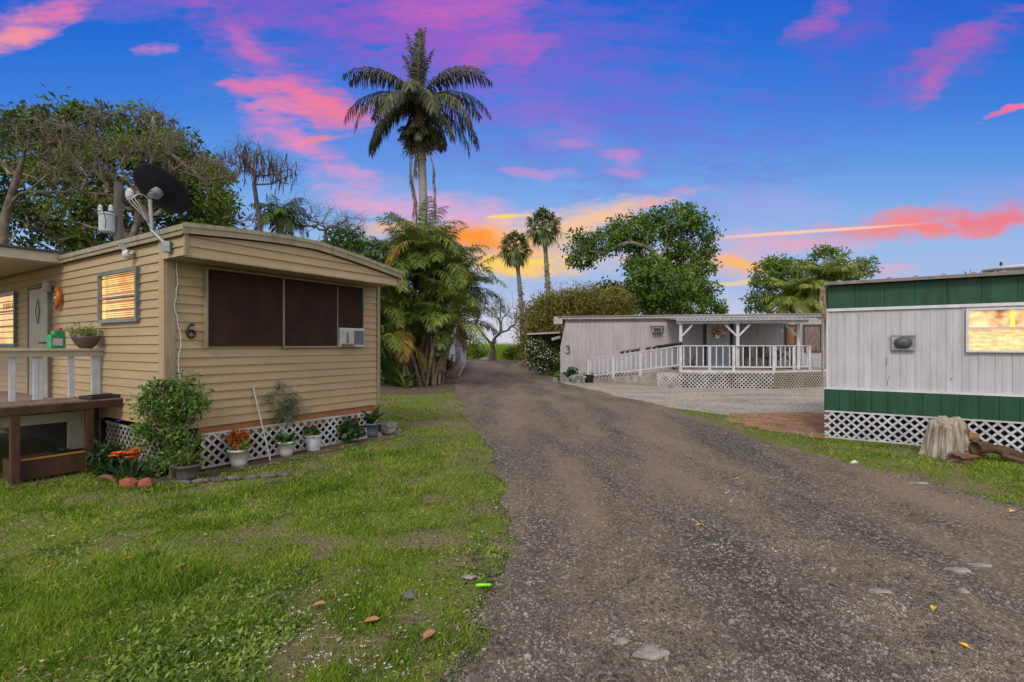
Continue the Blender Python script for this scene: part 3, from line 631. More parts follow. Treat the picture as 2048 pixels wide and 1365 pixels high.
# ================================================================== TAN MOBILE HOME
TANV = mat('tan_vinyl', (.40, .30, .18), (.35, .258, .15), 2.2, .55, .12, 25, stretch=(.6, .6, 6), spec=.3, grime=.05)
TRIM = mat('khaki_trim', (.30, .27, .18), (.25, .22, .145), 4, .5, .1, 20, grime=.25)
CREAM = mat('cream_paint', (.46, .42, .32), (.38, .35, .27), 5, .6)
WHITEP = mat('white_paint', (.62, .62, .66), (.50, .50, .54), 6, .6, .15, 40, detail=7)
GREYW = mat('weathered_white', (.50, .52, .56), (.38, .39, .42), 8, .6, .2, 40)
BROWNP = mat('brown_panel', (.042, .024, .019), (.031, .018, .015), 5, .8, .25, 90, stretch=(1, 1, .5), spec=.1)
DARKM = mat('dark_metal', (.03, .03, .032), (.05, .05, .05), 6, .5)
FRAMEM = mat('aluminium_frame', (.13, .15, .15), (.2, .22, .22), 6, .4, metal=.3)
VOIDM = mat('void_shade', (.012, .011, .010), (.02, .018, .015), 6, .9)  # near black: shade in voids and openings, put into the colour
ORWOOD = mat('orange_plywood', (.36, .15, .055), (.26, .12, .06), 4, .8, .3, 30, stretch=(1, 1, 4))
LATM = mat('lattice_vinyl', (.56, .56, .58), (.30, .28, .25), 3, .6, .2, 30, detail=8)
BLACKP = mat('black_plastic', (.012, .012, .013), (.025, .025, .025), 6, .4)
ROOFM = mat('roof_coating', (.42, .42, .40), (.30, .30, .29), 2, .7, .2, 20)
def glow(name, c1, c2, strength, scale=3, stretch=(1, 1, 1)):
    return mat(name, lin(c1), lin(c2), scale, .3, emis=strength*.85, stretch=stretch, detail=4)
GLOW = glow('lit_room', (255, 212, 140), (220, 150, 76), .95, 1.6)

home = empty('mobile_home', (TP[0], TP[1], 0), TA, 'tan vinyl sided mobile home with brown panelled front and number 6', 'mobile home')
Lx, Ly = 3.6, 12.0
def roofz(s_):   # low ridge off centre, seen as a kink in the gable edge
    return 3.17+.11*math.sin(PI/2*min(1, max(0, s_+.1)/1.85)) if s_ < 1.75 else 3.28-.24*((s_-1.75)/1.85)**1.25
w = MB()
siding(w, (.10, 0, 0), (1, 0, 0), (0, -1, 0), Lx-.16, .60, 2.86, .118)
siding(w, (0, Ly, 0), (0, -1, 0), (-1, 0, 0), Ly-.1, .66, 3.05, .118)
siding(w, (Lx, 0, 0), (0, 1, 0), (1, 0, 0), Ly, .62, 3.0, .118)
siding(w, (Lx, Ly, 0), (-1, 0, 0), (0, 1, 0), Lx, .62, 3.0, .118)
w.build('wall', TANV, home)
c = MB(); c.box((Lx/2, Ly/2, 1.85), (Lx-.02, Ly-.02, 2.36)); c.build('wall_core', CREAM, home)
u_ = MB(); u_.box((Lx/2, Ly/2, .33), (Lx-.24, Ly-.24, .62)); u_.build('underfloor_shade', VOIDM, home)  # black block standing in for the shade behind the lattice
# corner posts
c = MB(); c.box((-.012, .055, 1.86), (.03, .14, 2.42)); c.build('corner_trim', TANV, home, bevel=.004)
c = MB(); c.box((.055, -.012, 1.74), (.105, .034, 2.27)); c.build('corner_trim', TRIM, home, bevel=.004)
c = MB(); c.box((Lx-.02, -.014, 1.72), (.07, .04, 2.25)); c.build('corner_trim', TRIM, home, bevel=.004)
# overhanging hood above the end wall
H0, H1, HD = -.02, Lx-.06, .56
h = MB(); siding(h, (H0, -HD, 0), (1, 0, 0), (0, -1, 0), H1-H0, 2.80, lambda s_: roofz(s_+H0)-.13, .118, 30)
siding(h, (H0, 0, 0), (0, -1, 0), (-1, 0, 0), HD, 2.80, lambda s_: 3.05, .118)
siding(h, (H1, -HD, 0), (0, 1, 0), (1, 0, 0), HD, 2.80, lambda s_: 2.95, .118)
h.box(((H0+H1)/2, -HD/2, 2.81), (H1-H0-.01, HD-.01, .03)); h.build('hood', TANV, home)
t = MB(); t.box((H0+.0, -HD-.012, 2.95), (.05, .035, .31)); t.box((H1, -HD-.012, 2.88), (.04, .035, .18)); t.box(((H0+H1)/2, -HD-.006, 2.79), (H1-H0, .04, .02)); t.build('hood_trim', TRIM, home)
# roof and its rolled edge trim
r = MB(); K = 24; ov = .06
def rz(i): return roofz((H0-ov)+(H1-H0+2*ov)*i/K)
vs = []
for yy in (-HD-.05, Ly+.1):
    for i in range(K+1):
        x = (H0-ov)+(H1-H0+2*ov)*i/K; vs += [(x, yy, rz(i)+.005), (x, yy, rz(i)-.06)]
n2 = 2*(K+1); fs = []
for i in range(K):
    a = 2*i; fs += [(a, a+2, n2+a+2, n2+a), (a+1, n2+a+1, n2+a+3, a+3), (a, a+1, a+3, a+2), (n2+a, n2+a+2, n2+a+3, n2+a+1)]
r.add(vs, fs); r.build('roof', ROOFM, home, smooth=False)
e = MB()
for i in range(K):   # gable edge: two stepped rolls
    x0 = (H0-ov)+(H1-H0+2*ov)*i/K; x1 = (H0-ov)+(H1-H0+2*ov)*(i+1)/K
    for dz0, dz1, o0 in ((.0, -.055, .020), (-.055, -.13, .008)):
        a, b = rz(i), rz(i+1); y0 = -HD-.05-o0; y1 = -HD-.01
        e.add([(x0, y0, a+dz0+.012), (x1, y0, b+dz0+.012), (x1, y0, b+dz1+.012), (x0, y0, a+dz1+.012), (x0, y1, a+dz0+.012), (x1, y1, b+dz0+.012), (x1, y1, b+dz1+.012), (x0, y1, a+dz1+.012)], [(0, 3, 2, 1), (0, 1, 5, 4), (3, 7, 6, 2)])
for yo, zz, hh in ((-.085, 3.135, .065), (-.07, 3.075, .055)):
    e.beam((yo+.02, -HD-.06, zz), (yo+.02, Ly, zz), .03, hh)
    e.beam((H1+.05, -HD-.06, zz-.15), (H1+.05, Ly, zz-.15), .03, hh)
e.build('roof_edge', TRIM, home)
# brown panels with their trim on the end wall, each a slab
def endx(px, y0=0.0):   # local x on the end wall plane seen at px
    k = (px-CX)/F; A = TF[0]+TF[2]*y0; B = TF[1]; return (k*A[1]-A[0])/(B[0]-k*B[1])
def endz(px, py, y0=0.0):
    s_ = endx(px, y0); Y = (TF[0]+TF[1]*s_+TF[2]*y0)[1]; return CAM_H-(py-HY)*Y/F
def sidey(px, x0=0.0):
    k = (px-CX)/F; A = TF[0]+TF[1]*x0; B = TF[2]; return (k*A[1]-A[0])/(B[0]-k*B[1])
PX = [endx(p, -.05) for p in (416, 566, 674, 725)]; pz0, pz1 = 1.70, 2.74
for i in range(3):
    lo_ = pz0 if i < 2 else 2.02
    p = MB(); p.box(((PX[i]+PX[i+1])/2, -.035, (lo_+pz1)/2), (PX[i+1]-PX[i]-.012, .045, pz1-lo_)); p.build('shutter_panel', BROWNP, home, bevel=.003)
t = MB()
t.box((PX[0]-.02, -.03, (pz0+pz1)/2), (.035, .07, pz1-pz0+.06)); t.box((PX[3]+.015, -.03, (pz0+pz1)/2), (.022, .07, pz1-pz0+.04))
t.box(((PX[0]+PX[3])/2, -.03, pz1+.018), (PX[3]-PX[0]+.02, .066, .03)); t.box(((PX[1]+PX[3])/2, -.03, pz0-.018), (PX[3]-PX[1], .066, .026)); t.box((PX[1], -.048, (pz0+pz1)/2), (.024, .06, pz1-pz0-.003)); t.box((PX[2], -.048, 2.25), (.010, .052, .95))
t.build('panel_trim', TRIM, home)
# window air conditioner with grille
ax0, ax1 = PX[2]+.02, PX[3]-.01; axc = (ax0+ax1)/2; aw = ax1-ax0
a = MB(); a.box((axc, -.065, 1.845), (aw, .10, .33)); ac = a.build('air_conditioner', mat('ac_white', (.52, .55, .58), (.36, .38, .40), 6, .5), home, bevel=.008)
g = MB()
for i in range(9): g.box((axc+aw*.25, -.120, 1.735+i*.027), (aw*.40, .012, .009))
for i in range(12): g.box((axc+aw*.07+i*aw*.034, -.121, 1.845), (.004, .008, .25))
g.build('grille', FRAMEM, ac)
g = MB(); g.box((axc-aw*.22, -.118, 1.85), (aw*.46, .008, .25)); g.build('accordion_panel', mat('ac_panel', (.30, .33, .36), (.5, .5, .48), 20, .4, stretch=(6, 1, 1)), ac)
g = MB(); g.tube([(axc-aw*.22-.12, -.13, 1.715), (axc-aw*.22+.12, -.13, 1.715)], .022, 8); g.tube([(axc-aw*.23, -.13, 1.75), (axc-aw*.23, -.13, 1.93)], .018, 8); g.build('bracket', mat('rust_stain', (.16, .09, .05), (.25, .18, .12), 12), ac)
# number 6
nx_, nz_ = endx(380), endz(380, 663); P = []
for i in range(26):
    a_ = i/25*2*PI*1.0+PI*.95; P.append((nx_+.045*math.cos(a_), -.035, nz_-.035+.048*math.sin(a_)))
P = [(nx_+.04, -.035, nz_+.085), (nx_+.0, -.035, nz_+.092), (nx_-.032, -.035, nz_+.06), (nx_-.045, -.035, nz_+.01)]+P
digit(home, P, .016, 0, 0, BLACKP)
# lattice skirt and orange board under the siding
l = MB(); lattice(l, (.42, -.012, 0), (1, 0, 0), (0, -1, 0), [(0, .05), (Lx-.48, .02), (Lx-.48, .47), (0, .50)], .138, .032, jit=.006); l.build('lattice_skirt', LATM, home)
l = MB(); lattice(l, (-.012, .12, 0), (0, 1, 0), (-1, 0, 0), [(0, .03), (1.62, .10), (1.62, .60), (0, .54)], .125, .030, jit=.012); l.build('lattice_skirt', mat('grey_lattice', (.33, .32, .28), (.22, .21, .18), 5, .7), home)
l = MB(); l.box((Lx/2+.15, .03, .50), (Lx-.5, .03, .20)); l.build('base_board', ORWOOD, home)
l = MB(); l.box((.02, 6.9, .33), (.03, 10, .60)); l.build('opening_shade', VOIDM, home)  # black sheet painting the shade of the opening under the porch
# lit windows on the door side
def window(parent, y0, y1, z0, z1, rails, blind=True, cols=0, nm='window'):
    f = MB(); yc = (y0+y1)/2; W = y1-y0; zc = (z0+z1)/2; Hh = z1-z0; t_ = .045
    for zz in (z0, z1): f.box((-.03, yc, zz), (.07, W+t_, t_))
    for yy in (y0, y1): f.box((-.031, yy, zc), (.066, t_, Hh-t_-.002))
    for rr in rails: f.box((-.03, yc, z0+Hh*rr), (.05, W-t_, .028))
    for k in range(cols): f.box((-.03, y0+W*(k+1)/(cols+1), zc), (.03, .018, Hh-t_))
    fo = f.build('window', FRAMEM, parent)
    p = MB(); p.box((-.013, yc, zc), (.006, W-t_, Hh-t_)); p.build('pane', GLOW, fo)
    if blind:
        b = MB(); k = int(Hh/.030)
        for i in range(k): b.box((-.021, yc-W*.03, z0+.05+i*.030), (.004, W*.80, .015), ry=.5)
        b.build('blind', mat('blind_slat', (.5, .30, .13), (.4, .22, .09), 4), fo)
    return fo
window(home, sidey(281), sidey(206), 2.05, 2.74, (.49,))
wl = window(home, sidey(36), sidey(-10), 1.72, 2.70, (.36, .66), blind=False)
for dy in (.25, .38, .5, .62, .76):
    b = MB(); b.tube([(-.022, sidey(36)+dy-.02, 2.52), (-.022, sidey(36)+dy+.02, 2.50), (-.022, sidey(36)+dy-.015, 2.46), (-.022, sidey(36)+dy+.02, 2.42)], .006, 4); b.build('character', mat('grey_paint', (.2, .14, .1)), wl)
# door with a diamond light
d = MB(); dy0, dy1 = sidey(104), sidey(66); dyc = (dy0+dy1)/2; d.box((-.03, dyc, 1.69), (.05, dy1-dy0, 2.02)); do = d.build('door', mat('door_sage', (.36, .36, .32), (.30, .30, .27), 4, .5), home, bevel=.006)
d = MB(); 
for yy in (dy0-.03, dy1+.03): d.box((-.03, yy, 1.70), (.07, .05, 2.10))
d.box((-.03, dyc, 2.735), (.07, dy1-dy0+.11, .05)); d.build('door_frame', mat('door_jamb', (.20, .18, .14)), home)
d = MB(); q = .1; d.add([(-.062, dyc-q, 2.30), (-.062, dyc, 2.30+.21), (-.062, dyc+q, 2.30), (-.062, dyc, 2.30-.21)], [(0, 1, 2, 3)])
for a_, b_ in (((dyc-q), 2.30), (dyc, 2.51)),  ((dyc, 2.51), (dyc+q, 2.30)), ((dyc+q, 2.30), (dyc, 2.09)), ((dyc, 2.09), (dyc-q, 2.30)): d.beam((-.062, a_[0] if isinstance(a_, tuple) else a_, a_[1] if isinstance(a_, tuple) else b_), (-.062, b_[0] if isinstance(b_, tuple) else b_, b_[1] if isinstance(b_, tuple) else 2.3), .02, .02, up=(1, 0, 0)) if isinstance(a_, tuple) and isinstance(b_, tuple) else None
d.build('diamond_window', FRAMEM, do)
d = MB(); q = .075; d.add([(-.066, dyc-q*.8, 2.30), (-.066, dyc, 2.30+.16), (-.066, dyc+q*.8, 2.30), (-.066, dyc, 2.30-.16)], [(0, 1, 2, 3)]); d.build('diamond_pane', mat('amber_glass', (.55, .26, .08), (.5, .35, .2), 14), do)
d = MB(); d.tube([(-.05, dy0+.09, 1.75), (-.12, dy0+.09, 1.75), (-.12, dy0+.2, 1.75)], .012, 8); d.build('handle', DARKM, do, smooth=True)
d = MB(); d.lathe([(.055, 0), (.06, .02), (.06, .14), (.04, .17)], (-.10, dy0-.13, 2.60), 14); d.box((-.04, dy0-.13, 2.73), (.1, .08, .05)); d.build('porch_light', mat('lamp_glass', (.30, .28, .24), (.2, .19, .17), 8, .3), home, smooth=False)
# motion light with a small solar panel
my = sidey(272); s_ = MB(); s_.lathe([(.03, -.02), (.055, .0), (.06, .04), (.05, .07), (.02, .09)], (-.10, my, 2.90), 16); s_.box((-.06, my, 2.97), (.10, .09, .04)); s_.tube([(-.10, my-.08, 2.96), (-.10, my-.02, 2.96)], .03, 10)
so = s_.build('security_light', mat('white_plastic', (.62, .60, .60), (.55, .53, .52), 8, .4), home, smooth=True)
s_ = MB(); s_.box((-.13, my+.07, 3.04), (.012, .10, .14), ry=-.6, rz=.2); s_.build('solar_panel', GREYW, so)
# porch roof with its fascia
p = MB(); p.box((-1.15, 6.6, 3.13), (2.3, 6.3, .16), ry=0); p.build('porch_roof', CREAM, home, bevel=.01)
p = MB(); p.box((-1.15, 6.6, 3.225), (2.36, 6.4, .03)); p.build('porch_roof_edge', DARKM, home)
# loose cable down the corner post
cb = MB(); pts = [(-.02+.0, -.10, 2.98), (.10, -.06, 2.78), (.12, -.04, 2.5), (.09, -.035, 2.2), (.14, -.035, 1.95), (.17, -.035, 1.75), (.13, -.035, 1.5), (.15, -.035, 1.25), (.12, -.035, 1.0)]
P2 = []
for i in range(len(pts)-1):
    for k in range(5): a_ = Vector(pts[i]).lerp(Vector(pts[i+1]), k/5); P2.append((a_.x+.006*math.sin(k*2+i), a_.y-.004, a_.z))
cb.tube(P2, .0055, 5); cb.build('cable', mat('white_cable', (.6, .6, .58)), home, smooth=True)

# satellite dish on its bent mast
SDc = wor(TF, -.05, -.25)
dish = empty('satellite_dish', (SDc[0], SDc[1], 2.95), TA, 'round black satellite dish on a bent grey mast at the roof corner', 'satellite dish')
GALV = mat('galvanised', (.30, .34, .36), (.22, .25, .27), 8, .5, metal=.4)
Rt = Matrix.Rotation(-TA, 3, 'Z')
def L3(px, py, Y):   # world point seen at px,py at depth Y, in dish coordinates
    return Rt@Vector(((px-CX)/F*Y-SDc[0], Y-SDc[1], CAM_H-(py-HY)*Y/F-2.95))
YD = SDc[1]
b0, b1, b2 = L3(336, 493, YD), L3(304, 462, YD), L3(300, 400, YD)
m_ = MB(); m_.tube([b0, b0.lerp(b1, .85), b1, b1.lerp(b2, .15), b2], .022, 10); m_.box(b0+Vector((0, 0, -.01)), (.10, .09, .13), rz=-TA); m_.build('mast', GALV, dish, smooth=False)
dc = L3(318, 383, YD+.15); nrm = Rt@Vector((.20, .66, .70)).normalized()*1
rot = nrm.to_track_quat('Z', 'Y').to_matrix()
ds = MB(); rings = 10; vs = []; n = 40
for side, off in ((0, 0), (1, -.008)):
    for i in range(rings+1):
        rr = .37*i/rings
        for q in range(n):
            a_ = q*2*PI/n; vs.append(dc+rot@Vector((rr*1.0*math.cos(a_), rr*.95*math.sin(a_), rr*rr*.42+off)))
fs = []
for sd_ in (0, 1):
    o_ = sd_*(rings+1)*n
    for i in range(rings):
        for q in range(n):
            f_ = (o_+i*n+q, o_+i*n+(q+1) % n, o_+(i+1)*n+(q+1) % n, o_+(i+1)*n+q); fs.append(f_ if sd_ == 0 else f_[::-1])
e0 = rings*n; e1 = (rings+1)*n+rings*n
fs += [(e0+q, e0+(q+1) % n, e1+(q+1) % n, e1+q) for q in range(n)]
ds.add(vs, fs); ds.build('reflector', mat('dish_black', (.012, .012, .020), (.018, .018, .028), 4, .75, spec=.1), dish, smooth=True)
hb = dc-rot@Vector((0, 0, .05)); k = MB(); k.tube([dc-rot@Vector((0, .0, .0)), dc-rot@Vector((0, 0, .09))], .065, 16); k.tube([hb, b2+Vector((0, 0, .05))], .035, 10); k.build('hub', GALV, dish, smooth=False)
k = MB()
for j in range(3):
    A = b2+Vector((0, 0, -.02)); C_ = L3(268-j*5, 395+j*4, YD-.1); mid = A.lerp(C_, .5)+Vector((0, 0, .12+.03*j)); pts = []
    for i in range(11):
        t_ = i/10; pts.append(A*(1-t_)**2+mid*2*t_*(1-t_)+C_*t_**2)
    E = b1+Vector((.02*j, 0, 0)); k.tube(pts+[C_.lerp(E, .3)+Vector((0, -.05, -.02)), C_.lerp(E, .7), E], .0042, 5)
k.build('cable', GREYW, dish, smooth=True)

# ================================================================== THINGS ON AND BY THE DOOR SIDE
# railing (fixed to the home's porch deck)
deck = empty('porch_deck', (*wor(TF, 0, 1.92), 0), TA, 'small porch deck with tan top rail and white posts by the tan home door', 'porch')
RW = mat('post_white', (.50, .53, .58), (.40, .43, .48), 6, .6, .15, 30)
r = MB(); r.box((-1.3, 0, 1.645), (2.6, .17, .035)); r.box((-1.3, -.03, 1.59), (2.6, .04, .085)); r.build('top_rail', CREAM, deck, bevel=.004)
for xx, ww in ((-.09, .10), (-.37, .06), (-.70, .055), (-.745, .06), (-.98, .06), (-1.25, .06), (-1.5, .06), (-1.8, .06)):
    p = MB(); p.box((xx, 0, 1.19), (ww, .045, .72)); p.build('baluster', RW, deck, bevel=.003)
p = MB(); p.box((-1.3, 2.2, .80), (2.55, 4.4, .05)); p.build('deck_floor', mat('deck_boards', (.22, .17, .12), (.3, .24, .18), 5, .8, .3, 30, stretch=(1, 8, 1)), deck)
for xx in (-.09, -2.5):
    p = MB(); p.box((xx, -.01, .33), (.09, .05, .70)); p.build('post', RW, deck)
p = MB(); p.box((-.27, .04, .33), (.26, .03, .62)); p.build('side_panel', CREAM, deck)
p = MB(); p.box((-1.3, -.02, .70), (2.6, .04, .13)); p.build('fascia_board', CREAM, deck)
# brown work table
tb = empty('work_table', (*wor(TF, -.62, 1.25), 0), TA, 'dark brown weathered wooden work table beside the tan home porch', 'table')
DBR = mat('dark_brown_wood', (.040, .018, .012), (.075, .035, .022), 5, .7, .4, 30, stretch=(1, 1, .3)); TOPW = mat('table_top_wood', (.10, .075, .06), (.20, .16, .13), 3, .7, .5, 25, stretch=(8, 1, 1))
p = MB()
for i in range(5): p.box((0, .03+i*.145, .955), (1.26, .138, .03))
p.build('table_top', TOPW, tb, bevel=.003)
p = MB(); p.box((0, -.035, .905), (1.22, .035, .09)); p.box((-.60, .3, .905), (.035, .62, .085)); p.box((.60, .3, .905), (.035, .62, .085)); p.build('apron', DBR, tb)
for xx, yy in ((-.49, 0), (.24, 0), (-.56, .62), (.5, .62)):
    p = MB(); p.box((xx, yy, .43), (.085, .085, .87)); p.build('leg', DBR, tb, bevel=.004)
# planter box standing between the table legs
pb = empty('planter_box', (*wor(TF, -.72, 1.42), 0), TA, 'reddish brown wooden planter box with an orange rim under the work table', 'planter box')
p = MB(); p.box((0, -.12, .15), (.80, .03, .24)); p.box((0, .25, .15), (.80, .03, .24)); p.box((-.39, .065, .15), (.03, .34, .235)); p.box((.39, .065, .15), (.03, .34, .235)); p.build('box_side', DBR, pb)
p = MB(); p.box((0, -.12, .28), (.83, .045, .02)); p.build('rim', mat('orange_wood', (.42, .18, .05)), pb); p = MB(); p.box((0, .065, .2), (.74, .33, .03)); p.build('soil', SOILM, pb)

def pot_prof(rb, rt, h, rim=.012, rh=.03): return [(rb, 0), (rb+.3*(rt-rb), h*.3), (rt-.008, h-rh), (rt+rim, h-rh), (rt+rim, h), (rt-.006, h), (rt-.012, h-.02), (.01, h-.03)]
def potted(nm, xy, z, label, rb, rt, h, potm, group=None, cat='potted plant', flute=0):
    r = empty(nm, (xy[0], xy[1], z), random.uniform(0, 6), label, cat, group); p = MB(); p.lathe(pot_prof(rb, rt, h), n=28, flute=flute); p.build('pot', potm, r, smooth=not flute); s2 = MB(); s2.lathe([(.005, h-.035), (rt-.012, h-.028)], n=16); s2.build('soil', SOILM, r); return r
def strap_leaves(parent, z, n, L_, w, m, bend=1.0, up=1.0, name='foliage', rad=.02, segs=6):
    V = []; Q = []
    for i in range(n):
        a_ = random.uniform(0, 2*PI); el_ = math.radians(random.uniform(35, 85))*up; l = L_*random.uniform(.6, 1.1); p = np.array([math.cos(a_)*rad, math.sin(a_)*rad, z]); s_ = np.array([-math.sin(a_), math.cos(a_), 0]); n0 = len(V)
        for k in range(segs+1):
            t_ = k/segs; ww = w*math.sin(PI*min(1, .12+.88*t_))**.7*.5; ww = max(ww, .0008); V += [p-s_*ww, p+s_*ww]
            e_ = el_-bend*1.6*t_; p = p+np.array([math.cos(a_)*math.cos(e_), math.sin(a_)*math.cos(e_), math.sin(e_)])*l/segs
        Q += [(n0+2*k, n0+2*k+1, n0+2*k+3, n0+2*k+2) for k in range(segs)]
    return npmesh(name, V, [np.array(Q)], m, parent)
def bushy(parent, c, r, n, ln, wd, m, name='foliage', flat=.8):
    C = np.array(c)+unit(n)*(rng.random(n)**.5)[:, None]*np.array(r); V, Q = leaf_cloud(C, .3*max(r), 8, ln, wd, flat=flat); return npmesh(name, V, [Q], m, parent)
def blooms(parent, pts, size, m, name='flower', petals=6):
    for c in pts:
        n = petals; a_ = np.arange(n)*2*PI/n+random.random(); D = np.stack([np.cos(a_), np.sin(a_), np.full(n, .45)], 1); D /= np.linalg.norm(D, axis=1, keepdims=True); Nn = np.array([[0, 0, 1.]]*n); Nn = Nn-D*np.sum(Nn*D, 1, keepdims=True); Nn /= np.linalg.norm(Nn, axis=1, keepdims=True)
        V, Q = leafpoly(np.repeat([c], n, 0).astype(float), D, Nn, size, size*.6, .3); npmesh(name, V, [Q], m, parent)
WPOT = mat('white_pot', (.58, .56, .54), (.42, .40, .38), 7, .45); GPOT = mat('grey_pot', (.09, .085, .08), (.14, .13, .12), 8, .7); BPOT = mat('blue_grey_pot', (.13, .17, .22), (.10, .13, .17), 5, .5); BRPOT = mat('taupe_pot', (.10, .075, .062), (.13, .10, .085), 5, .5)
LG = mat('leaf_green', (.035, .085, .016), (.10, .19, .035), 4, .5, island=True, trans=.25); LD = mat('leaf_dark', (.015, .04, .012), (.05, .10, .025), 4, .5, island=True, trans=.2); LY = mat('leaf_lime', (.10, .17, .03), (.26, .33, .07), 4, .5, island=True, trans=.3)
REDF = mat('red_petal', (.65, .03, .02), (.55, .05, .05)); ORF = mat('vermilion_petal', (.85, .09, .02), (.8, .14, .04)); CRO = mat('croton_leaf', (.42, .07, .015), (.55, .22, .03), 6, .5, island=True, trans=.2)
jg = empty('detergent_jug', (*wor(TF, -.53, 1.92), 1.663), TA+.2, 'green plastic jug with a pink cap on the porch rail', 'jug')
p = MB(); p.prism([(-.085, -.05), (.085, -.05), (.085, .05), (-.085, .05)], 0, .19); p.prism([(-.045, -.045), (.08, -.045), (.08, .045), (-.045, .045)], .19, .245); p.lathe([(.03, .245), (.03, .26)], (.03, 0, 0), 12); p.build('bottle', mat('green_plastic', (.02, .30, .10), (.02, .25, .08), 4, .35), jg, bevel=.012)
p = MB(); p.lathe([(.034, .258), (.034, .29), (.02, .295)], (.03, 0, 0), 14); p.build('cap', mat('pink_plastic', (.5, .1, .2)), jg); p = MB(); p.box((-.01, -.0525, .09), (.11, .004, .10)); p.build('sticker', mat('lilac_paper', (.5, .35, .5), (.55, .5, .6), 20), jg)
rp_ = empty('potted_plant', (*wor(TF, -.20, 1.92), 1.663), 0, 'round taupe bowl of red flowers on the porch rail', 'potted plant'); p = MB(); p.lathe([(.07, 0), (.12, .05), (.165, .15), (.17, .18), (.155, .18), (.02, .17)], n=28); p.build('pot', BRPOT, rp_, smooth=True)
bushy(rp_, (0, 0, .24), (.17, .17, .07), 60, .07, .012, LY); blooms(rp_, [(.20*math.cos(a_), .20*math.sin(a_), .30+.05*math.sin(a_*3)) for a_ in (.2, 1.1, 2.2, 3.1, 4.0, 4.8, 5.6)], .03, REDF)
tr_ = empty('tray', (*wor(TF, -.18, 1.40), .972), TA+.25, 'shallow black plastic tray on the right end of the work table', 'tray'); p = MB(); p.box((0, 0, .006), (.42, .24, .012)); 
for q in (-1, 1): p.box((q*.21, 0, .025), (.02, .26, .045)); p.box((0, q*.12, .025), (.42, .02, .044))
p.build('tray_body', mat('black_gloss', (.02, .02, .022), (.04, .04, .045), 5, .25), tr_, bevel=.006); p = MB(); p.box((.0, .0, .017), (.03, .23, .02)); p.build('divider', BLACKP, tr_)
# hanging ornament, orange
on = empty('wall_ornament', (*wor(TF, -.03, sidey(126)), 2.45), TA, 'orange animal shaped ornament hanging on the tan wall by the door', 'ornament')
p = MB(); p.tube([(-.03, .02, .16), (-.035, -.05, .10), (-.04, -.06, .02), (-.035, -.02, -.06), (-.035, .05, -.11), (-.03, .10, -.15)], [.02, .035, .045, .04, .03, .012], 10); p.lathe([(.01, -.02), (.04, 0), (.035, .03), (.01, .05)], (-.035, .03, .15), 12); p.build('body', mat('orange_ceramic', (.55, .14, .02), (.4, .08, .02), 14, .4), on, smooth=True); p = MB(); p.lathe([(.01, -.03), (.03, 0), (.01, .03)], (-.075, -.04, .03), 10); p.build('belly', mat('cream_ceramic', (.45, .4, .35)), on, smooth=True)

# pots and plants along the end wall
def gp(px, py): return Gh(px, py)
q = gp(478, 936); r = potted('potted_plant', q, ghs(*q)+.012, 'white pot of orange red croton by the lattice', .095, .14, .25, WPOT, 'pots along the tan home'); bushy(r, (0, 0, .38), (.10, .10, .12), 40, .10, .030, CRO); bushy(r, (.08, .05, .30), (.09, .08, .05), 14, .08, .03, LY, 'lower_foliage')
q = gp(375, 962); r = potted('potted_plant', q, ghs(*q)+.012, 'dark grey pot with a striped spider plant at the corner shrub foot', .10, .15, .20, GPOT, 'pots along the tan home'); strap_leaves(r, .19, 120, .34, .014, LY, .95, .95, rad=.04)
q = gp(573, 915); r = potted('potted_plant', q, ghs(*q)+.012, 'white pot of broad green leaves, between the leaning stick and the ribbed pot', .08, .12, .23, WPOT, 'pots along the tan home'); strap_leaves(r, .21, 42, .26, .055, LG, .9, .95)
q = gp(627, 902); r = potted('potted_plant', q, ghs(*q)+.012, 'ribbed white pot with small red flowers by the lattice', .10, .125, .25, GREYW, 'pots along the tan home', flute=.02); bushy(r, (0, 0, .30), (.12, .12, .06), 30, .07, .035, LG); blooms(r, [(.02, -.06, .42), (-.03, .03, .45), (.07, .0, .38)], .045, ORF)
q = gp(743, 876); r = potted('potted_plant', q, ghs(*q)+.012, 'blue grey pot with tall upright leaves at the far home corner', .105, .15, .26, BPOT, 'pots along the tan home'); strap_leaves(r, .24, 16, .52, .13, LG, .45, 1.05); bushy(r, (.02, .08, .33), (.14, .08, .08), 14, .08, .05, LD, 'lower_foliage'); blooms(r, [(.05, -.05, .34), (.09, -.02, .37)], .04, REDF)
q = gp(700, 887); r = empty('leafy_plant', (*q, ghs(*q)), 0, 'dark heart leaved plant in the ground left of the blue grey pot', 'plant'); bushy(r, (0, 0, .28), (.17, .14, .22), 40, .11, .075, LD); p = MB(); [p.tube([(0, 0, 0), (.06*math.cos(i), .06*math.sin(i), .2), (.14*math.cos(i), .12*math.sin(i), .38)], .005, 4) for i in range(6)]; p.build('stem', LG, r)
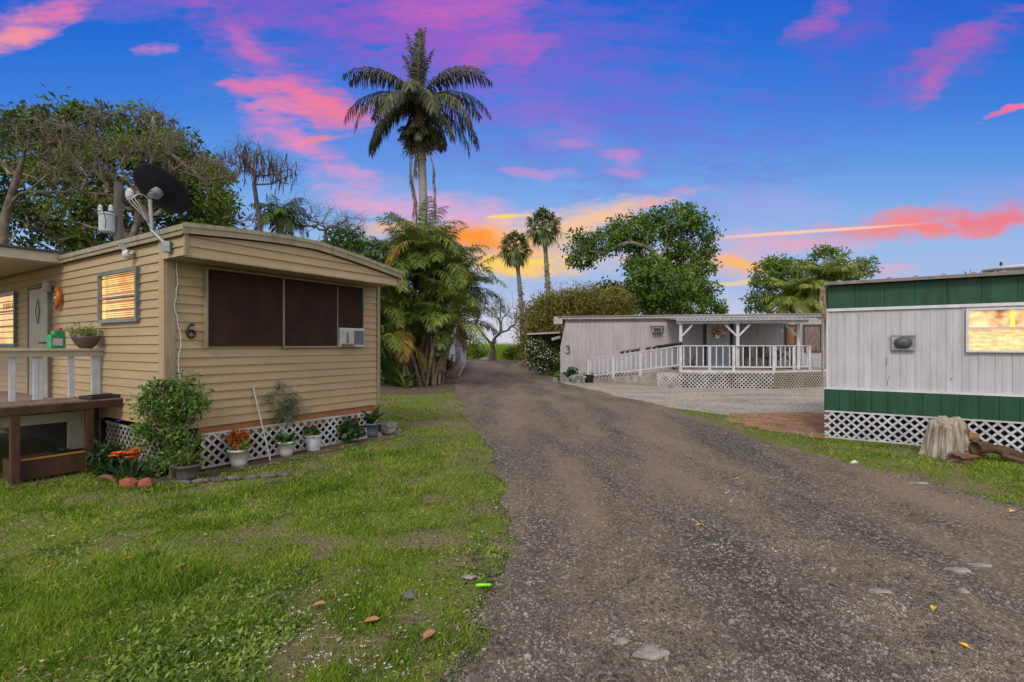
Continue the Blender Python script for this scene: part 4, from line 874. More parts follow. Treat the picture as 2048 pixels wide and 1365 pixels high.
# rosemary like bush
q = gp(556, 912); r = empty('needle_bush', (*q, ghs(*q)), 0, 'upright grey green rosemary bush against the tan siding', 'bush')
T = lobes_targets([((0, 0, .80), (.30, .28, .30), 60), ((.14, .05, .62), (.26, .2, .2), 30)], 1); P, par, R, cnt = grow([(0, 0, -.05), (.01, 0, .12), (-.02, 0, .22)], T, .0022, wob=.15, trunkr=.018, seglen=.12); V, Q = skin(P, par, R, cnt, 5); npmesh('trunk', V, [Q], BARK, r)
n = 5200; C = T[rng.integers(0, len(T), n)]+rng.normal(size=(n, 3))*.045; D = unit(n)*.55+np.array([0, 0, .9])+C/2.2*[1, 1, 0]; D /= np.linalg.norm(D, axis=1, keepdims=True); Nn = unit(n); Nn -= D*np.sum(Nn*D, 1, keepdims=True); Nn /= np.linalg.norm(Nn, axis=1, keepdims=True); V, Q = leafpoly(C, D, Nn, .06, .006); npmesh('foliage', V, [Q], mat('rosemary', (.035, .06, .03), (.11, .15, .08), 4, .7, island=True), r)
# corner shrub
q = gp(342, 958); r = empty('corner_shrub', (*q, ghs(*q)), 0, 'tall loose green shrub at the front corner of the tan home', 'shrub')
T = lobes_targets([((0, 0, .98), (.42, .34, .26), 70), ((-.28, -.03, .80), (.22, .2, .3), 30), ((.22, 0, 1.05), (.22, .2, .28), 26), ((0, -.04, .48), (.36, .28, .35), 60)], 1.1); P, par, R, cnt = grow([(0, 0, -.05), (.02, 0, .10), (.03, 0, .2)], T, .0028, wob=.22, trunkr=.02, seglen=.12); V, Q = skin(P, par, R, cnt, 5); npmesh('stem', V, [Q], mat('twig', (.16, .14, .09), (.25, .22, .14), 9), r)
V, Q = leaf_cloud(T, .085, 22, .058, .026, flat=.9); npmesh('foliage', V, [Q], mat('shrub_leaf', (.035, .09, .016), (.17, .30, .05), 2.5, .5, island=True, trans=.35), r)
# orange lilies with dark leaves, low green plants
q = gp(258, 960); r = empty('lily_plant', (*q, ghs(*q)), 0, 'orange red lilies blooming in front of the grey lattice', 'flowers'); strap_leaves(r, .02, 34, .42, .035, LD, .8, 1.0, rad=.12)
p = MB(); HD2 = [(-.11, -.02, .33), (.07, -.05, .34), (.12, .0, .32), (.09, .03, .37)]; [p.tube([(h_[0]*.4, h_[1]*.4, 0), (h_[0]*.8, h_[1], .2), h_], .006, 5) for h_ in HD2]; p.build('stem', LG, r); blooms(r, HD2+[(-.13, -.05, .30), (.10, -.07, .29)], .10, ORF)
q = gp(218, 950); r = empty('low_plant', (*q, ghs(*q)), 0, 'dark green leafy plant beside the white post under the tan home', 'plant'); bushy(r, (0, 0, .20), (.26, .2, .18), 80, .09, .045, LD); strap_leaves(r, .0, 12, .3, .03, LD, .8, name='long_leaves')
q = gp(250, 862); r = empty('purple_flower', (q[0]*0+wor(TF, -.16, .95)[0], wor(TF, -.16, .95)[1], 0), 0, 'single purple flower on a thin stem by the lattice top', 'flower'); p = MB(); p.tube([(0, 0, 0), (.03, 0, .3), (0, 0, .68)], .004, 4); p.build('stem', LG, r); blooms(r, [(0, 0, .68)], .045, mat('purple_petal', (.15, .05, .5)))
q = wor(TF, -.62, 1.47); r = empty('low_plant', (*q, .21), 0, 'small glossy dark plant growing in the box under the table', 'plant'); strap_leaves(r, 0, 30, .16, .035, LD, .5); bushy(r, (.02, 0, .06), (.12, .06, .05), 14, .06, .03, LD, 'foliage')
q = gp(405, 940); r = empty('low_plant', (*q, ghs(*q)), 0, 'small lime green seedling beside the white croton pot', 'plant'); strap_leaves(r, 0, 8, .16, .03, LG, .2, 1.0); p = MB(); p.tube([(0, 0, 0), (0, 0, .05)], .006, 5); p.build('stem', LG, r)
q = gp(300, 955); r = empty('low_plant', (*q, ghs(*q)), 0, 'pale green shoot growing behind the red brick pieces', 'plant'); strap_leaves(r, 0, 10, .2, .035, LY, .4, 1.0); p = MB(); p.tube([(0, 0, 0), (0, 0, .05)], .006, 5); p.build('stem', LG, r)
# stick leaning
a_ = wor(TF, endx(541, -.22), -.22); b_ = wor(TF, endx(507, -.03), -.03); p = MB(); p.beam((0, 0, 0), (b_[0]-a_[0], b_[1]-a_[1], 1.08), .028, .012); o = p.build('leaning_stick', GREYW); o.location = (a_[0], a_[1], .01); tag(o, 'thin white wooden stick leaning on the tan siding by the rosemary', 'stick')
a_ = gp(440, 915); p = MB(); p.tube([(0, 0, 0), (-.10, .05, .25), (-.22, .1, .5), (-.33, .2, .72)], .018, 6); p.tube([(-.1, .05, .25), (-.16, .02, .42), (-.25, .1, .60)], .008, 5); o = p.build('dead_branch', mat('bleached_wood', (.38, .36, .33), (.25, .23, .2), 9, .8), smooth=True); o.location = (a_[0], a_[1], .0); tag(o, 'bleached grey dead branch leaning out of the corner shrub', 'branch')
# red brick pieces, metal edging
RB = mat('red_brick', (.30, .085, .05), (.22, .07, .045), 9, .85, .7, 50)
for (px, py, d, lb, sd_) in ((258, 978, (.10, .065, .075), 'rounded red brick piece edging the flower bed, left one of the touching pair', 21), (292, 977, (.085, .06, .065), 'chipped red brick piece edging the flower bed, right one of the touching pair', 22)):
    q = gp(px, py); p = MB(); rock_mesh(p, (0, 0, .05), d, sd_, 3, .12); o = p.build('brick_piece', RB); o.location = (q[0], q[1], ghs(*q)); tag(o, lb, 'brick')
q = gp(218, 966); p = MB(); p.tube([(-.16, .06, .05), (-.05, 0, .075), (.05, -.03, .065), (.15, -.08, .02)], [.012, .028, .03, .012], 8); o = p.build('roof_tile_piece', mat('rust_tile', (.20, .075, .04), (.12, .06, .04), 10), smooth=True); o.location = (q[0], q[1], ghs(*q)); tag(o, 'curved rusty tile piece lying left of the red bricks', 'tile')
q = gp(350, 972); p = MB(); 
for i in range(7): rock_mesh(p, (.18*i, .06*i, .02), (.11, .05, .035), 60+i, 2, .15)
o = p.build('stone_edging', SD, smooth=True); o.location = (q[0]+.05, q[1]+.05, ghs(*q)); tag(o, 'dark stone edging along the flower bed by the grey pot', 'edging')
p = MB(); A = [wor(TF, s_, -.44+.03*math.sin(s_*3)) for s_ in np.linspace(.6, 2.4, 24)]; p.tube([(x-A[0][0], y-A[0][1], ghs(x, y)+.012) for x, y in A], .012, 5); o = p.build('garden_edging', mat('edging_wood', (.1, .08, .06)), smooth=True); o.location = (A[0][0], A[0][1], 0); tag(o, 'dark thin wooden edging strip along the white pots', 'edging')

# ================================================================== GREEN AND WHITE HOME (right)
gh_ = empty('mobile_home', (GP[0], GP[1], 0), GA, 'white ribbed mobile home with dark green bands at the right', 'mobile home')
GREEN = mat('green_metal', (.013, .062, .034), (.019, .080, .045), 3, .5, .1, 15, spec=.3, grime=.3); WMET = mat('white_metal_siding', (.49, .49, .53), (.40, .40, .43), 2.2, .45, .12, 8, stretch=(2, 2, .5), detail=8, grime=.10)
GL, GW = 14.0, 3.6
def ribbed(mb, x0, x1, z0, z1, y, period=.20, depth=.012, flat=True):
    x = x0; prof = []
    while x < x1:
        prof += [(x, y), (x+period*.30, y), (x+period*.36, y-depth), (x+period*.44, y-depth), (x+period*.5, y), (x+period*.72, y), (x+period*.76, y-depth*.5), (x+period*.82, y-depth*.5), (x+period*.86, y)]; x += period
    prof = [(min(a, x1), b) for a, b in prof]+[(x1, y)]; n = len(prof)
    mb.add([(a, b, z0) for a, b in prof]+[(a, b, z1) for a, b in prof], [(i, i+1, n+i+1, n+i) for i in range(n-1)])
def seams(mb, x0, x1, z0, z1, y, step):
    x = x0; 
    while x < x1-.01:
        e_ = min(x+step, x1)-.003; mb.add([(x, y, z0), (e_, y, z0), (e_, y-.0, z1), (x, y, z1), (e_, y-.006, z0), (x+.012, y-.006, z0), (x+.012, y-.006, z1), (e_, y-.006, z1)], [(5, 4, 7, 6), (0, 5, 6, 3), (4, 1, 2, 7)]); x += step
g = MB(); ribbed(g, 0, GL, .93, 2.33, 0); g.box((.01, GW/2, 1.63), (.02, GW, 1.4)); g.build('wall', WMET, gh_)
g = MB(); g.box((GL/2, GW/2+.03, 1.66), (GL-.06, GW-.02, 2.2)); g.build('wall_core', CREAM, gh_)
g = MB(); seams(g, 0, GL, 2.38, 2.80, -.012, .42); g.box((.0, GW/2, 2.59), (.03, GW+.02, .42)); g.build('upper_band', GREEN, gh_)
g = MB(); seams(g, -.05, GL, .50, .90, -.045, .235); g.box((-.03, GW/2, .70), (.03, GW+.05, .40)); g.build('lower_band', GREEN, gh_)
g = MB(); g.box((GL/2, -.03, .918), (GL+.1, .05, .03)); g.box((GL/2, -.02, 2.355), (GL+.03, .04, .05)); g.box((.0, -.012, 1.63), (.03, .03, 1.38)); g.build('trim', WHITEP, gh_)
g = MB(); lattice(g, (-.04, -.03, 0), (1, 0, 0), (0, -1, 0), [(0, .02), (GL-8, .02), (GL-8, .50), (0, .50)], .148, .034, jit=.005); g.build('lattice_skirt', mat('lattice_white', (.52, .53, .58), (.36, .36, .38), 3, .6, .2, 30, detail=8), gh_)
g = MB(); g.box((GL/2, GW/2+.1, .25), (GL-.1, GW-.1, .5)); g.build('underfloor_shade', VOIDM, gh_)  # black block for the shade behind this lattice
# corrugated roof edge
g = MB(); n = int(GL/.02); vs = []; 
for yy in (-.16, GW+.2):
    for i in range(n+1):
        x = -.05+i*.02; ph = (x % .36)/.36; hgt = .035*max(0, 1-abs(ph-.5)*9); vs += [(x, yy, 2.86+hgt+.0)]
for i in range(n+1): x = -.05+i*.02; vs.append((x, -.16, 2.855))
m_ = n+1; g.add(vs, [(i, i+1, m_+i+1, m_+i) for i in range(n)]+[(2*m_+i, 2*m_+i+1, i+1, i) for i in range(n)]); g.build('roof', mat('galv_roof', (.30, .31, .31), (.2, .2, .2), 3, .4, metal=.4), gh_)
g = MB(); g.box((GL/2-.02, -.14, 2.83), (GL+.06, .05, .05)); g.build('gutter_edge', mat('brown_edge', (.24, .21, .19), (.15, .13, .12), 6), gh_)
g = MB(); g.beam((-.05, -.10, 2.80), (-.10, -.05, 2.55), .04, .06); g.beam((-.10, -.05, 2.55), (-.04, -.06, 2.30), .05, .05); g.beam((-.05, -.1, 2.66), (-.03, -.08, 2.2), .03, .03); g.build('bent_trim', mat('torn_trim', (.35, .28, .2), (.2, .14, .09), 9), gh_)
g = MB(); g.tube([(-.075, -.02, 2.3), (-.085, -.02, 1.4), (-.075, -.02, .95)], .018, 6); g.build('conduit', mat('mouldy_pipe', (.10, .11, .08), (.3, .3, .28), 30), gh_)
def gx(px, y0=0):
    k = (px-CX)/F; A = GF[0]+GF[2]*y0; B = GF[1]; return (k*A[1]-A[0])/(B[0]-k*B[1])
def gz(px, py): s_ = gx(px); Y = (GF[0]+GF[1]*s_)[1]; return CAM_H-(py-HY)*Y/F
# dryer vent box
vx0, vx1 = gx(1782), gx(1829); vc = (vx0+vx1)/2; vz = gz(1805, 686)
g = MB(); g.box((vc, -.04, vz), (vx1-vx0, .05, .27)); vb = g.build('vent_box', mat('vent_galv', (.16, .17, .17), (.34, .35, .34), 9, .5, .5, 20), gh_, bevel=.008)
g = MB(); g.lathe([(.11, 0), (.115, .02), (.10, .06), (.06, .09)], n=20, sx=1.1, sy=.85); vs = [(vc+x, -.065-z, vz+y) for x, y, z in g.v]; g.v = vs; g.build('vent_hood', mat('vent_dark', (.05, .055, .06), (.1, .1, .1), 6, .4), vb, smooth=True)
for zo, wd_ in ((-.12, .3), (.125, .34)): g = MB(); g.box((vc, -.07, vz+zo), (wd_, .010, .02)); g.build('flashing', GALV, vb)
for px, z0_, z1_ in ((1773, 1.36, 1.5), (1775, 1.0, 1.10), (1778, 1.13, 1.17), (1902, 1.13, 1.17)):
    g = MB(); g.box((gx(px), -.0145, (z0_+z1_)/2), (.008, .004, z1_-z0_), ry=.06); g.build('rust_mark', mat('rust', (.12, .06, .03)), gh_)
wx0, wx1 = gx(1936), gx(1936)+1.75; wz0, wz1 = gz(1936, 701), gz(1936, 622); wc = (wx0+wx1)/2; hh_ = wz1-wz0; f = MB()
for zz in (wz0-.015, wz1+.015): f.box((wc, -.035, zz), (wx1-wx0+.06, .06, .035))
for xx in (wx0-.015, wx1+.015): f.box((xx, -.0345, (wz0+wz1)/2), (.035, .056, hh_))
f.box((wc, -.035, wz0+hh_*.56), (wx1-wx0, .045, .03)); fo = f.build('window', WHITEP, gh_)
m_ = glow('lit_curtain', (250, 200, 148), (214, 150, 100), 1.0, 9, (1, 1, 3)); p = MB(); p.box((wc, -.016, wz0+hh_*.27), (wx1-wx0, .004, hh_*.54)); p.build('pane', m_, fo)
p = MB(); p.box((wc, -.016, wz0+hh_*.78), (wx1-wx0, .004, hh_*.42)); p.build('pane', glow('lit_tree_reflections', (252, 206, 150), (128, 84, 58), 1.0, 3.2), fo)  # dark patches in the glow are painted tree reflections
p = MB(); p.box((wx0+.52, -.022, wz0+hh_*.78), (.05, .006, hh_*.42)); p.build('mullion', glow('lit_post', (255, 214, 90), (250, 200, 80), 1.0), fo)
# roof vent
rv = empty('roof_vent', (*wor(GF, gx(2018, .9), .9), 2.87), GA, 'low pale vent cap on the green banded home roof', 'vent'); g = MB(); g.box((0, 0, .06), (.45, .45, .12)); g.build('curb', GALV, rv); g = MB(); g.lathe([(.34, .12), (.35, .15), (.25, .18), (.05, .2)], n=20); g.build('cap', GREYW, rv, smooth=True); g = MB(); g.tube([(-.1, 0, .18), (-.1, 0, .27)], .02, 6); g.build('knob', DARKM, rv)
# stump and pieces of root in front
def stump():
    q = gp(1893, 915); r = empty('tree_stump', (*q, ghs(*q)), -.3, 'pale split tree stump standing against the lattice of the green banded home', 'stump'); SM = mat('stump_wood', (.46, .43, .38), (.13, .10, .07), 6, .9, 1, 22, stretch=(2.5, 2.5, .5), c3=(.32, .28, .23), lo=.3, hi=.7); DK = mat('rotten_wood', (.10, .055, .03), (.20, .12, .07), 6, .95, 1, 18)
    p = MB(); n = 96; prof = [(0, .30), (.06, .27), (.2, .235), (.38, .205), (.50, .19), (.535, .16)]; vs = []
    for j, (z, rr) in enumerate(prof):
        for i in range(n):
            a_ = i*2*PI/n; k = 1+.15*math.sin(3*a_+1)+.09*math.sin(7*a_+2)+.06*math.sin(17*a_+j*.7)+.05*math.sin(29*a_); zt = z*(1.08+.10*math.sin(a_+.6)+.035*math.sin(5*a_)+.015*math.sin(11*a_)); vs.append((rr*k*math.cos(a_), rr*k*.8*math.sin(a_), zt-.02))
    fs = [(j*n+i, j*n+(i+1) % n, (j+1)*n+(i+1) % n, (j+1)*n+i) for j in range(len(prof)-1) for i in range(n)]+[tuple((len(prof)-1)*n+i for i in range(n))]
    p.add(vs, fs); p.build('trunk', SM, r)
    p = MB(); p.tube([(.14, .06, .1), (.2, .07, .35), (.21, .08, .50)], [.13, .09, .06], 9); rock_mesh(p, (.20, .03, .40), (.09, .08, .14), 5, 3, .25); p.build('broken_side', DK, r, smooth=True)
    p = MB(); [p.tube([(.02+.03*i, .02, .48), (.0+.05*i, .02, .58+.02*(i % 2))], [.012, .003], 4) for i in range(4)]; p.build('splinter', mat('splinter', (.4, .32, .2)), r)
    for k, (px, py, d, lb, m_) in enumerate(((1940, 908, (.16, .12, .12), 'brown rotten wood chunk right of the pale stump', DK), (1925, 918, (.20, .11, .08), 'dark reddish root chunk in front of the stump', DK), (1948, 900, (.12, .10, .11), 'tan rotten wood knob between stump and lattice', mat('tan_rot', (.28, .17, .07), (.18, .1, .05), 9, .95, 1, 20)))):
        q = gp(px, 912 if k == 2 else py+8); p = MB(); rock_mesh(p, (0, 0, d[2]*.7+(.18 if k == 2 else 0)), d, 30+k, 4, .35); o = p.build('wood_chunk', m_, smooth=True); o.location = (q[0], q[1]+(.1 if k == 2 else 0), ghs(*q)); tag(o, lb, 'wood')
    q0 = gp(1950, 922); pts = []; rr = []
    for i in range(14): t_ = i/13; pts.append((t_*1.15, -.12*t_-.10*t_*t_+.03*math.sin(t_*11), .14*(1-t_)+.05+.03*math.sin(t_*9))); rr.append(.055*(1-t_)+.035+.014*math.sin(t_*23)+.01*math.sin(t_*51))
    p = MB(); p.tube(pts, rr, 10); p.tube([(x+.02, y-.08, max(.03, z-.08)) for x, y, z in pts[3:12]], .04, 8); o = p.build('root_log', mat('root_wood', (.13, .075, .045), (.06, .035, .022), 7, .95, 1, 16, stretch=(.4, 2, 2)), smooth=True); o.location = (q0[0], q0[1], ghs(*q0)); tag(o, 'long dark root log lying along the lattice right of the stump', 'log')
stump()

# ================================================================== FAR WHITE HOME WITH ITS PORCH
wh = empty('mobile_home', (WP[0], WP[1], 0), WA, 'long off white mobile home with number 3 behind the ramp and porch', 'mobile home')
OFFW = mat('offwhite_siding', (.42, .40, .42), (.34, .325, .34), 1.6, .55, .1, 8, stretch=(1.5, 1.5, .4), detail=8, grime=.10)
def wx(px, y0=0):
    k = (px-CX)/F; A = WF[0]+WF[2]*y0; B = WF[1]; return float((k*A[1]-A[0])/(B[0]-k*B[1]))
def wz(px, py, y0=0): s_ = wx(px, y0); Y = (WF[0]+WF[1]*s_+WF[2]*y0)[1]; return CAM_H-(py-HY)*Y/F
WL = wx(1648)
g = MB(); bx = 0.30
prof = []; x = .02
while x < WL: prof += [(x, 0), (x+.19, 0), (x+.195, .008), (x+.205, .008)]; x += .21
prof = [(min(a, WL), b) for a, b in prof]; n = len(prof); zt, zb, zm = 3.0, .42, 1.65
def lx(a, z): return a if a > .35 else a+(.30*(z-zm)/(zt-zm) if z > zm else -.0)*(1-a/.4)
vs = []
for z in (zb, zm, zt): vs += [(lx(a, z), b, z) for a, b in prof]
g.add(vs, [(j*n+i, j*n+i+1, (j+1)*n+i+1, (j+1)*n+i) for j in range(2) for i in range(n-1)])
g.add([(0.02, .004, zb), (0.02, .004, zm), (.31, .004, zt), (0.02, 3.6, zb), (0.02, 3.6, zm), (.31, 3.6, zt)], [(0, 1, 4, 3), (1, 2, 5, 4)])
g.build('wall', OFFW, wh)
g = MB(); g.box((WL/2+.15, 1.83, 1.72), (WL-.45, 3.6, 2.56)); g.build('wall_core', OFFW, wh)
g = MB(); g.box((WL/2+.02, 1.8, 3.06), (WL+.1, 3.9, .10)); g.box((-.08, .3, 2.93), (.42, .9, .36)); g.build('roof', mat('offwhite_roof', (.48, .45, .44), (.34, .32, .31), 2, .6), wh)
g = MB(); g.box((WL/2, -.13, 3.015), (WL+.1, .05, .07)); g.box((WL/2, -.08, 3.115), (WL+.2, .3, .02)); g.build('roof_edge', OFFW, wh)
for zz in (2.90, 2.84): g = MB(); g.box(((wx(1133)+wx(1352))/2, -.012, zz), (wx(1352)-wx(1133), .03, .018)); g.build('dark_trim', mat('brown_trim', (.12, .09, .07)), wh)
g = MB(); lattice(g, (.0, -.02, 0), (1, 0, 0), (0, -1, 0), [(0, .0), (WL, .0), (WL, .44), (0, .44)], .15, .036); g.build('lattice_skirt', LATM, wh)
g = MB(); g.box((WL/2, 1.9, .21), (WL-.1, 3.4, .4)); g.build('underfloor_shade', VOIDM, wh)  # shade below the far home as a black block
# number 3
c0x, c0z = wx(1136), wz(1136, 700); P = [(c0x-.09, -.02, c0z+.13), (c0x-.05, -.02, c0z+.20), (c0x+.03, -.02, c0z+.20), (c0x+.07, -.02, c0z+.13), (c0x+.03, -.02, c0z+.05), (c0x-.02, -.02, c0z+.03), (c0x+.05, -.02, c0z+.0), (c0x+.09, -.02, c0z-.09), (c0x+.04, -.02, c0z-.18), (c0x-.05, -.02, c0z-.18), (c0x-.1, -.02, c0z-.12)]
P = [tuple(Vector(P[i]).lerp(Vector(P[i+1]), t)) for i in range(len(P)-1) for t in (0, .5)]+[P[-1]]
digit(wh, P, .024, 0, 0, BLACKP)
# air conditioner with hood
x0, x1 = wx(1302), wx(1325); zc = wz(1313, 659); g = MB(); g.box(((x0+x1)/2, -.14, zc), (x1-x0-.08, .28, .30)); a = g.build('air_conditioner', mat('ac_beige', (.42, .40, .36), (.3, .28, .26), 5), wh, bevel=.02)
g = MB(); g.box(((x0+x1)/2, -.17, zc+.19), (x1-x0+.06, .36, .05), rx=.15); g.build('hood', OFFW, a); g = MB(); g.box(((x0+x1)/2, -.285, zc-.03), (x1-x0-.18, .012, .16)); g.build('grille', DARKM, a)
# door, its dark jambs, windows
x0, x1 = wx(1413), wx(1459); xc = (x0+x1)/2; g = MB(); g.box((xc, -.03, 1.78), (x1-x0, .05, 2.04)); d_ = g.build('door', mat('white_door', (.50, .56, .62), (.46, .52, .58), 4), wh, bevel=.01)
g = MB(); g.box((xc, -.062, 1.30), (x1-x0-.25, .012, .75)); g.box((xc, -.060, 2.2), (x1-x0-.3, .008, .9)); g.build('door_panel', mat('door_pane', (.42, .50, .60), (.38, .45, .52)), d_); g = MB(); g.lathe([(.03, 0), (.03, .05)], (x0+.1, -.09, 1.75), 8); g.build('handle', DARKM, d_)
JB = mat('dark_jamb', (.05, .05, .055), (.09, .09, .09))
for xx in (x0-.08, x1+.08): g = MB(); g.box((xx, -.025, 1.80), (.13, .05, 2.1)); g.build('door_jamb', JB, wh)
BRF = mat('brown_frame', (.075, .04, .03), (.11, .06, .045)); WPN = mat('curtained_pane', (.10, .075, .065), (.22, .17, .15), 3, .25, stretch=(6, 1, 1), spec=.6)
for p0, p1, y0_, y1_ in ((1571, 1591, 651, 700), (1607, 1642, 651, 703)):
    x0, x1 = wx(p0), wx(p1); z1_, z0_ = wz(p0, y0_), wz(p0, y1_); g = MB(); xc = (x0+x1)/2
    for zz in (z0_, z1_): g.box((xc, -.03, zz), (x1-x0, .05, .07))
    for xx in (x0, x1): g.box((xx, -.031, (z0_+z1_)/2), (.07, .052, z1_-z0_+.07))
    w_ = g.build('window', BRF, wh); g = MB(); g.box((xc, -.012, (z0_+z1_)/2), (x1-x0-.05, .01, z1_-z0_-.05)); g.build('pane', WPN if p0 > 1600 else mat('amber_pane', (.30, .17, .09), (.2, .11, .06), 6, .4), w_)
g = MB(); g.box(((wx(1516)+wx(1535))/2, -.012, (wz(1525, 655)+wz(1525, 680))/2), (wx(1535)-wx(1516), .02, .55)); g.build('panel_hatch', OFFW, wh)

PA = WA; PP = (5.88, 20.2); PF = frame(PP, PA)
def px_(px, y0=0):
    k = (px-CX)/F; A = PF[0]+PF[2]*y0; B = PF[1]; return float((k*A[1]-A[0])/(B[0]-k*B[1]))
po = empty('porch', (PP[0], PP[1], 0), PA, 'white railed wooden porch with a metal roof and a long ramp', 'porch')
DB = .77; XR = 4.33; XE, YE = 6.9, 1.75; XL = px_(1361)
BOARD = mat('porch_boards', (.20, .17, .14), (.30, .27, .23), 4, .8, .3, 30); PW = mat('porch_white', (.55, .57, .60), (.42, .43, .45), 6, .6, .15, 30, detail=7)
g = MB(); g.prism([(XL, -.04), (XR+.02, -.04), (XE+.02, YE-.04), (XE, 3.25), (XL, 3.25)], DB-.05, DB); g.build('deck_floor', BOARD, po)
g = MB(); g.prism([(XL+.1, .06), (XR-.05, .06), (XE-.15, YE+.06), (XE-.15, 3.2), (XL+.1, 3.2)], .02, DB-.12); g.build('underfloor_shade', VOIDM, po)  # shade below the deck as a black prism
g = MB(); g.box(((XL+XR)/2, -.055, DB-.09), (XR-XL, .03, .09)); g.beam((XR, -.055, DB-.09), (XE, YE-.055, DB-.09), .03, .09); g.build('fascia_board', PW, po)
g = MB(); lattice(g, (XL-.9, -.05, 0), (1, 0, 0), (0, -1, 0), [(0, .0), (XR-XL+.9, .0), (XR-XL+.9, DB-.12), (0, DB-.17)], .15, .036, border=True); g.build('lattice_skirt', LATM, po)
dv = Vector((XE-XR, YE, 0)).normalized(); nv = Vector((dv.y, -dv.x, 0)); g = MB(); lattice(g, (XR, -.05, 0), dv, nv, [(0, .0), (3.1, .0), (3.1, DB-.12), (0, DB-.12)], .15, .032); g.build('lattice_skirt', mat('tan_lattice', (.34, .28, .2), (.45, .43, .40), 1.2, .7), po)
# ramp
RT = Vector((XL, 0.02, DB)); RB_ = Vector((px_(1177, 2.55), 2.55, .14)); rd = (RB_-RT); rh = Vector((rd.x, rd.y, 0)); rl = rh.length; ru = rh.normalized(); rn = Vector((ru.y, -ru.x, 0)); rn = rn if rn.y < 0 else -rn; bk = -rn
g = MB(); A, B = RT, RB_; g.add([A-Vector((0, 0, .05)), B-Vector((0, 0, .05)), B+bk*1.1-Vector((0, 0, .05)), A+bk*1.1-Vector((0, 0, .05)), A, B, B+bk*1.1, A+bk*1.1], [(0, 1, 2, 3), (7, 6, 5, 4), (0, 4, 5, 1), (1, 5, 6, 2), (2, 6, 7, 3), (3, 7, 4, 0)]); g.build('ramp', BOARD, po)
g = MB(); A2 = A+rn*.02; lattice(g, (A2.x, A2.y, 0), ru, rn, [(0, .0), (rl, .0), (rl, .10), (0, DB-.08)], .085, .03) if False else lattice(g, (A2.x+ru.x*rl, A2.y+ru.y*rl, 0), -ru, rn, [(0, .0), (rl, .0), (rl, DB-.08), (0, .10)], .115, .028); g.build('lattice_skirt', mat('brownish_lattice', (.46, .42, .38), (.34, .3, .26), 2, .7), po)
def rail(A, B, H, nb, posts, w=.045, gap=.10, start_post=True):
    """sloping rail from A to B (floor points)"""
    A = Vector(A); B = Vector(B); up = Vector((0, 0, 1)); d = B-A
    g = MB(); g.beam(A+up*H, B+up*H, .10, .04); g.build('top_rail', PW, po); g = MB(); g.beam(A+up*gap, B+up*gap, .04, .06); g.build('bottom_rail', PW, po)
    for t_ in posts: p = A+d*t_; g = MB(); g.box(p+up*(H/2-.06), (.10, .10, H+.12)); g.build('post', PW, po)
    for i in range(nb):
        t_ = (i+.5)/nb; 
        if min(abs(t_-q) for q in posts)*d.length < .07: continue
        p = A+d*t_; g = MB(); g.box(p+up*((H+gap)/2), (w, .035, H-gap)); g.build('baluster', PW, po)
rail(RB_, RT, .93, 19, (.0, .30, .60), gap=.16)
T3, T4 = px_(1475), px_(1539)
rail((XL, 0, DB), (XR, 0, DB), .93, 14, (.0, (px_(1419)-XL)/(XR-XL), (px_(1467)-XL)/(XR-XL), 1.0))
Pe = Vector((XR, 0, DB))+dv*2.0; rail((XR, 0, DB), Pe, .93, 8, (.55, 1.0))
# porch roof posts with braces
R3 = Vector((XR, 0, DB))+dv*1.35; tops = [(XL+.02, .12), (px_(1475, .12), .12), (R3.x, R3.y)]; zr = 2.58
for i, (x, y) in enumerate(tops):
    g = MB(); g.box((x, y, (DB+zr)/2), (.11, .11, zr-DB-.002)); pp = g.build('roof_post', PW, po)
    for sg in ([1] if i == 0 else [-1, 1] if i == 1 else [-1]):
        g = MB(); g.beam((x+sg*.05, y, zr-.48), (x+sg*.45, y, zr-.05), .07, .05, up=(0, 1, 0)); g.build('brace', PW, pp)
g = MB(); g.box(((tops[0][0]+tops[2][0])/2, .12, zr+.06), (tops[2][0]-tops[0][0]+.3, .08, .12)); g.build('beam', PW, po)
g = MB(); x0, x1 = tops[0][0]-.25, tops[2][0]+.45; n = int((x1-x0)/.04); vs = []
for yy, zz in ((-.18, zr+.16), (3.2, zr+.36)):
    vs += [(x0+i*.04, yy, zz+.018*(1 if i % 4 < 2 else -1)) for i in range(n+1)]
g.add(vs, [(i, i+1, n+2+i, n+1+i) for i in range(n)]); g.box(((x0+x1)/2, -.14, zr+.13), (x1-x0-.1, .03, .04)); g.build('roof', mat('corrugated', (.36, .38, .40), (.5, .5, .5), 3, .5), po)
# things on the porch
hb_ = wor(PF, px_(1435, .3), .3); r = empty('hanging_basket', (hb_[0], hb_[1], 2.12), 0, 'reddish brown plant in a white basket hanging from the porch roof', 'hanging basket')
g = MB(); g.lathe([(.06, -.12), (.12, -.02), (.14, .02), (.12, .02), (.02, 0)], n=16); g.build('pot', WPOT, r); bushy(r, (0, 0, .14), (.28, .22, .14), 60, .16, .05, mat('bronze_leaf', (.10, .06, .05), (.25, .16, .11), 5, island=True)); g = MB(); [g.tube([(.12*math.cos(a_), .12*math.sin(a_), .02), (0, 0, .48)], .005, 4) for a_ in (0, 2.1, 4.2)]; g.build('hanger', DARKM, r)
q = wor(PF, px_(1563, 1.1), 1.1); r = empty('bell_lamp', (q[0], q[1], 2.25), 0, 'small white bell shaped lamp hanging under the porch roof', 'lamp'); g = MB(); g.lathe([(.10, 0), (.08, .05), (.05, .12), (.015, .2)], n=16); g.build('shade', mat('white_enamel', (.7, .7, .7)), r, smooth=True); g = MB(); g.tube([(0, 0, .19), (0, 0, .35)], .008, 5); g.build('cord', DARKM, r)
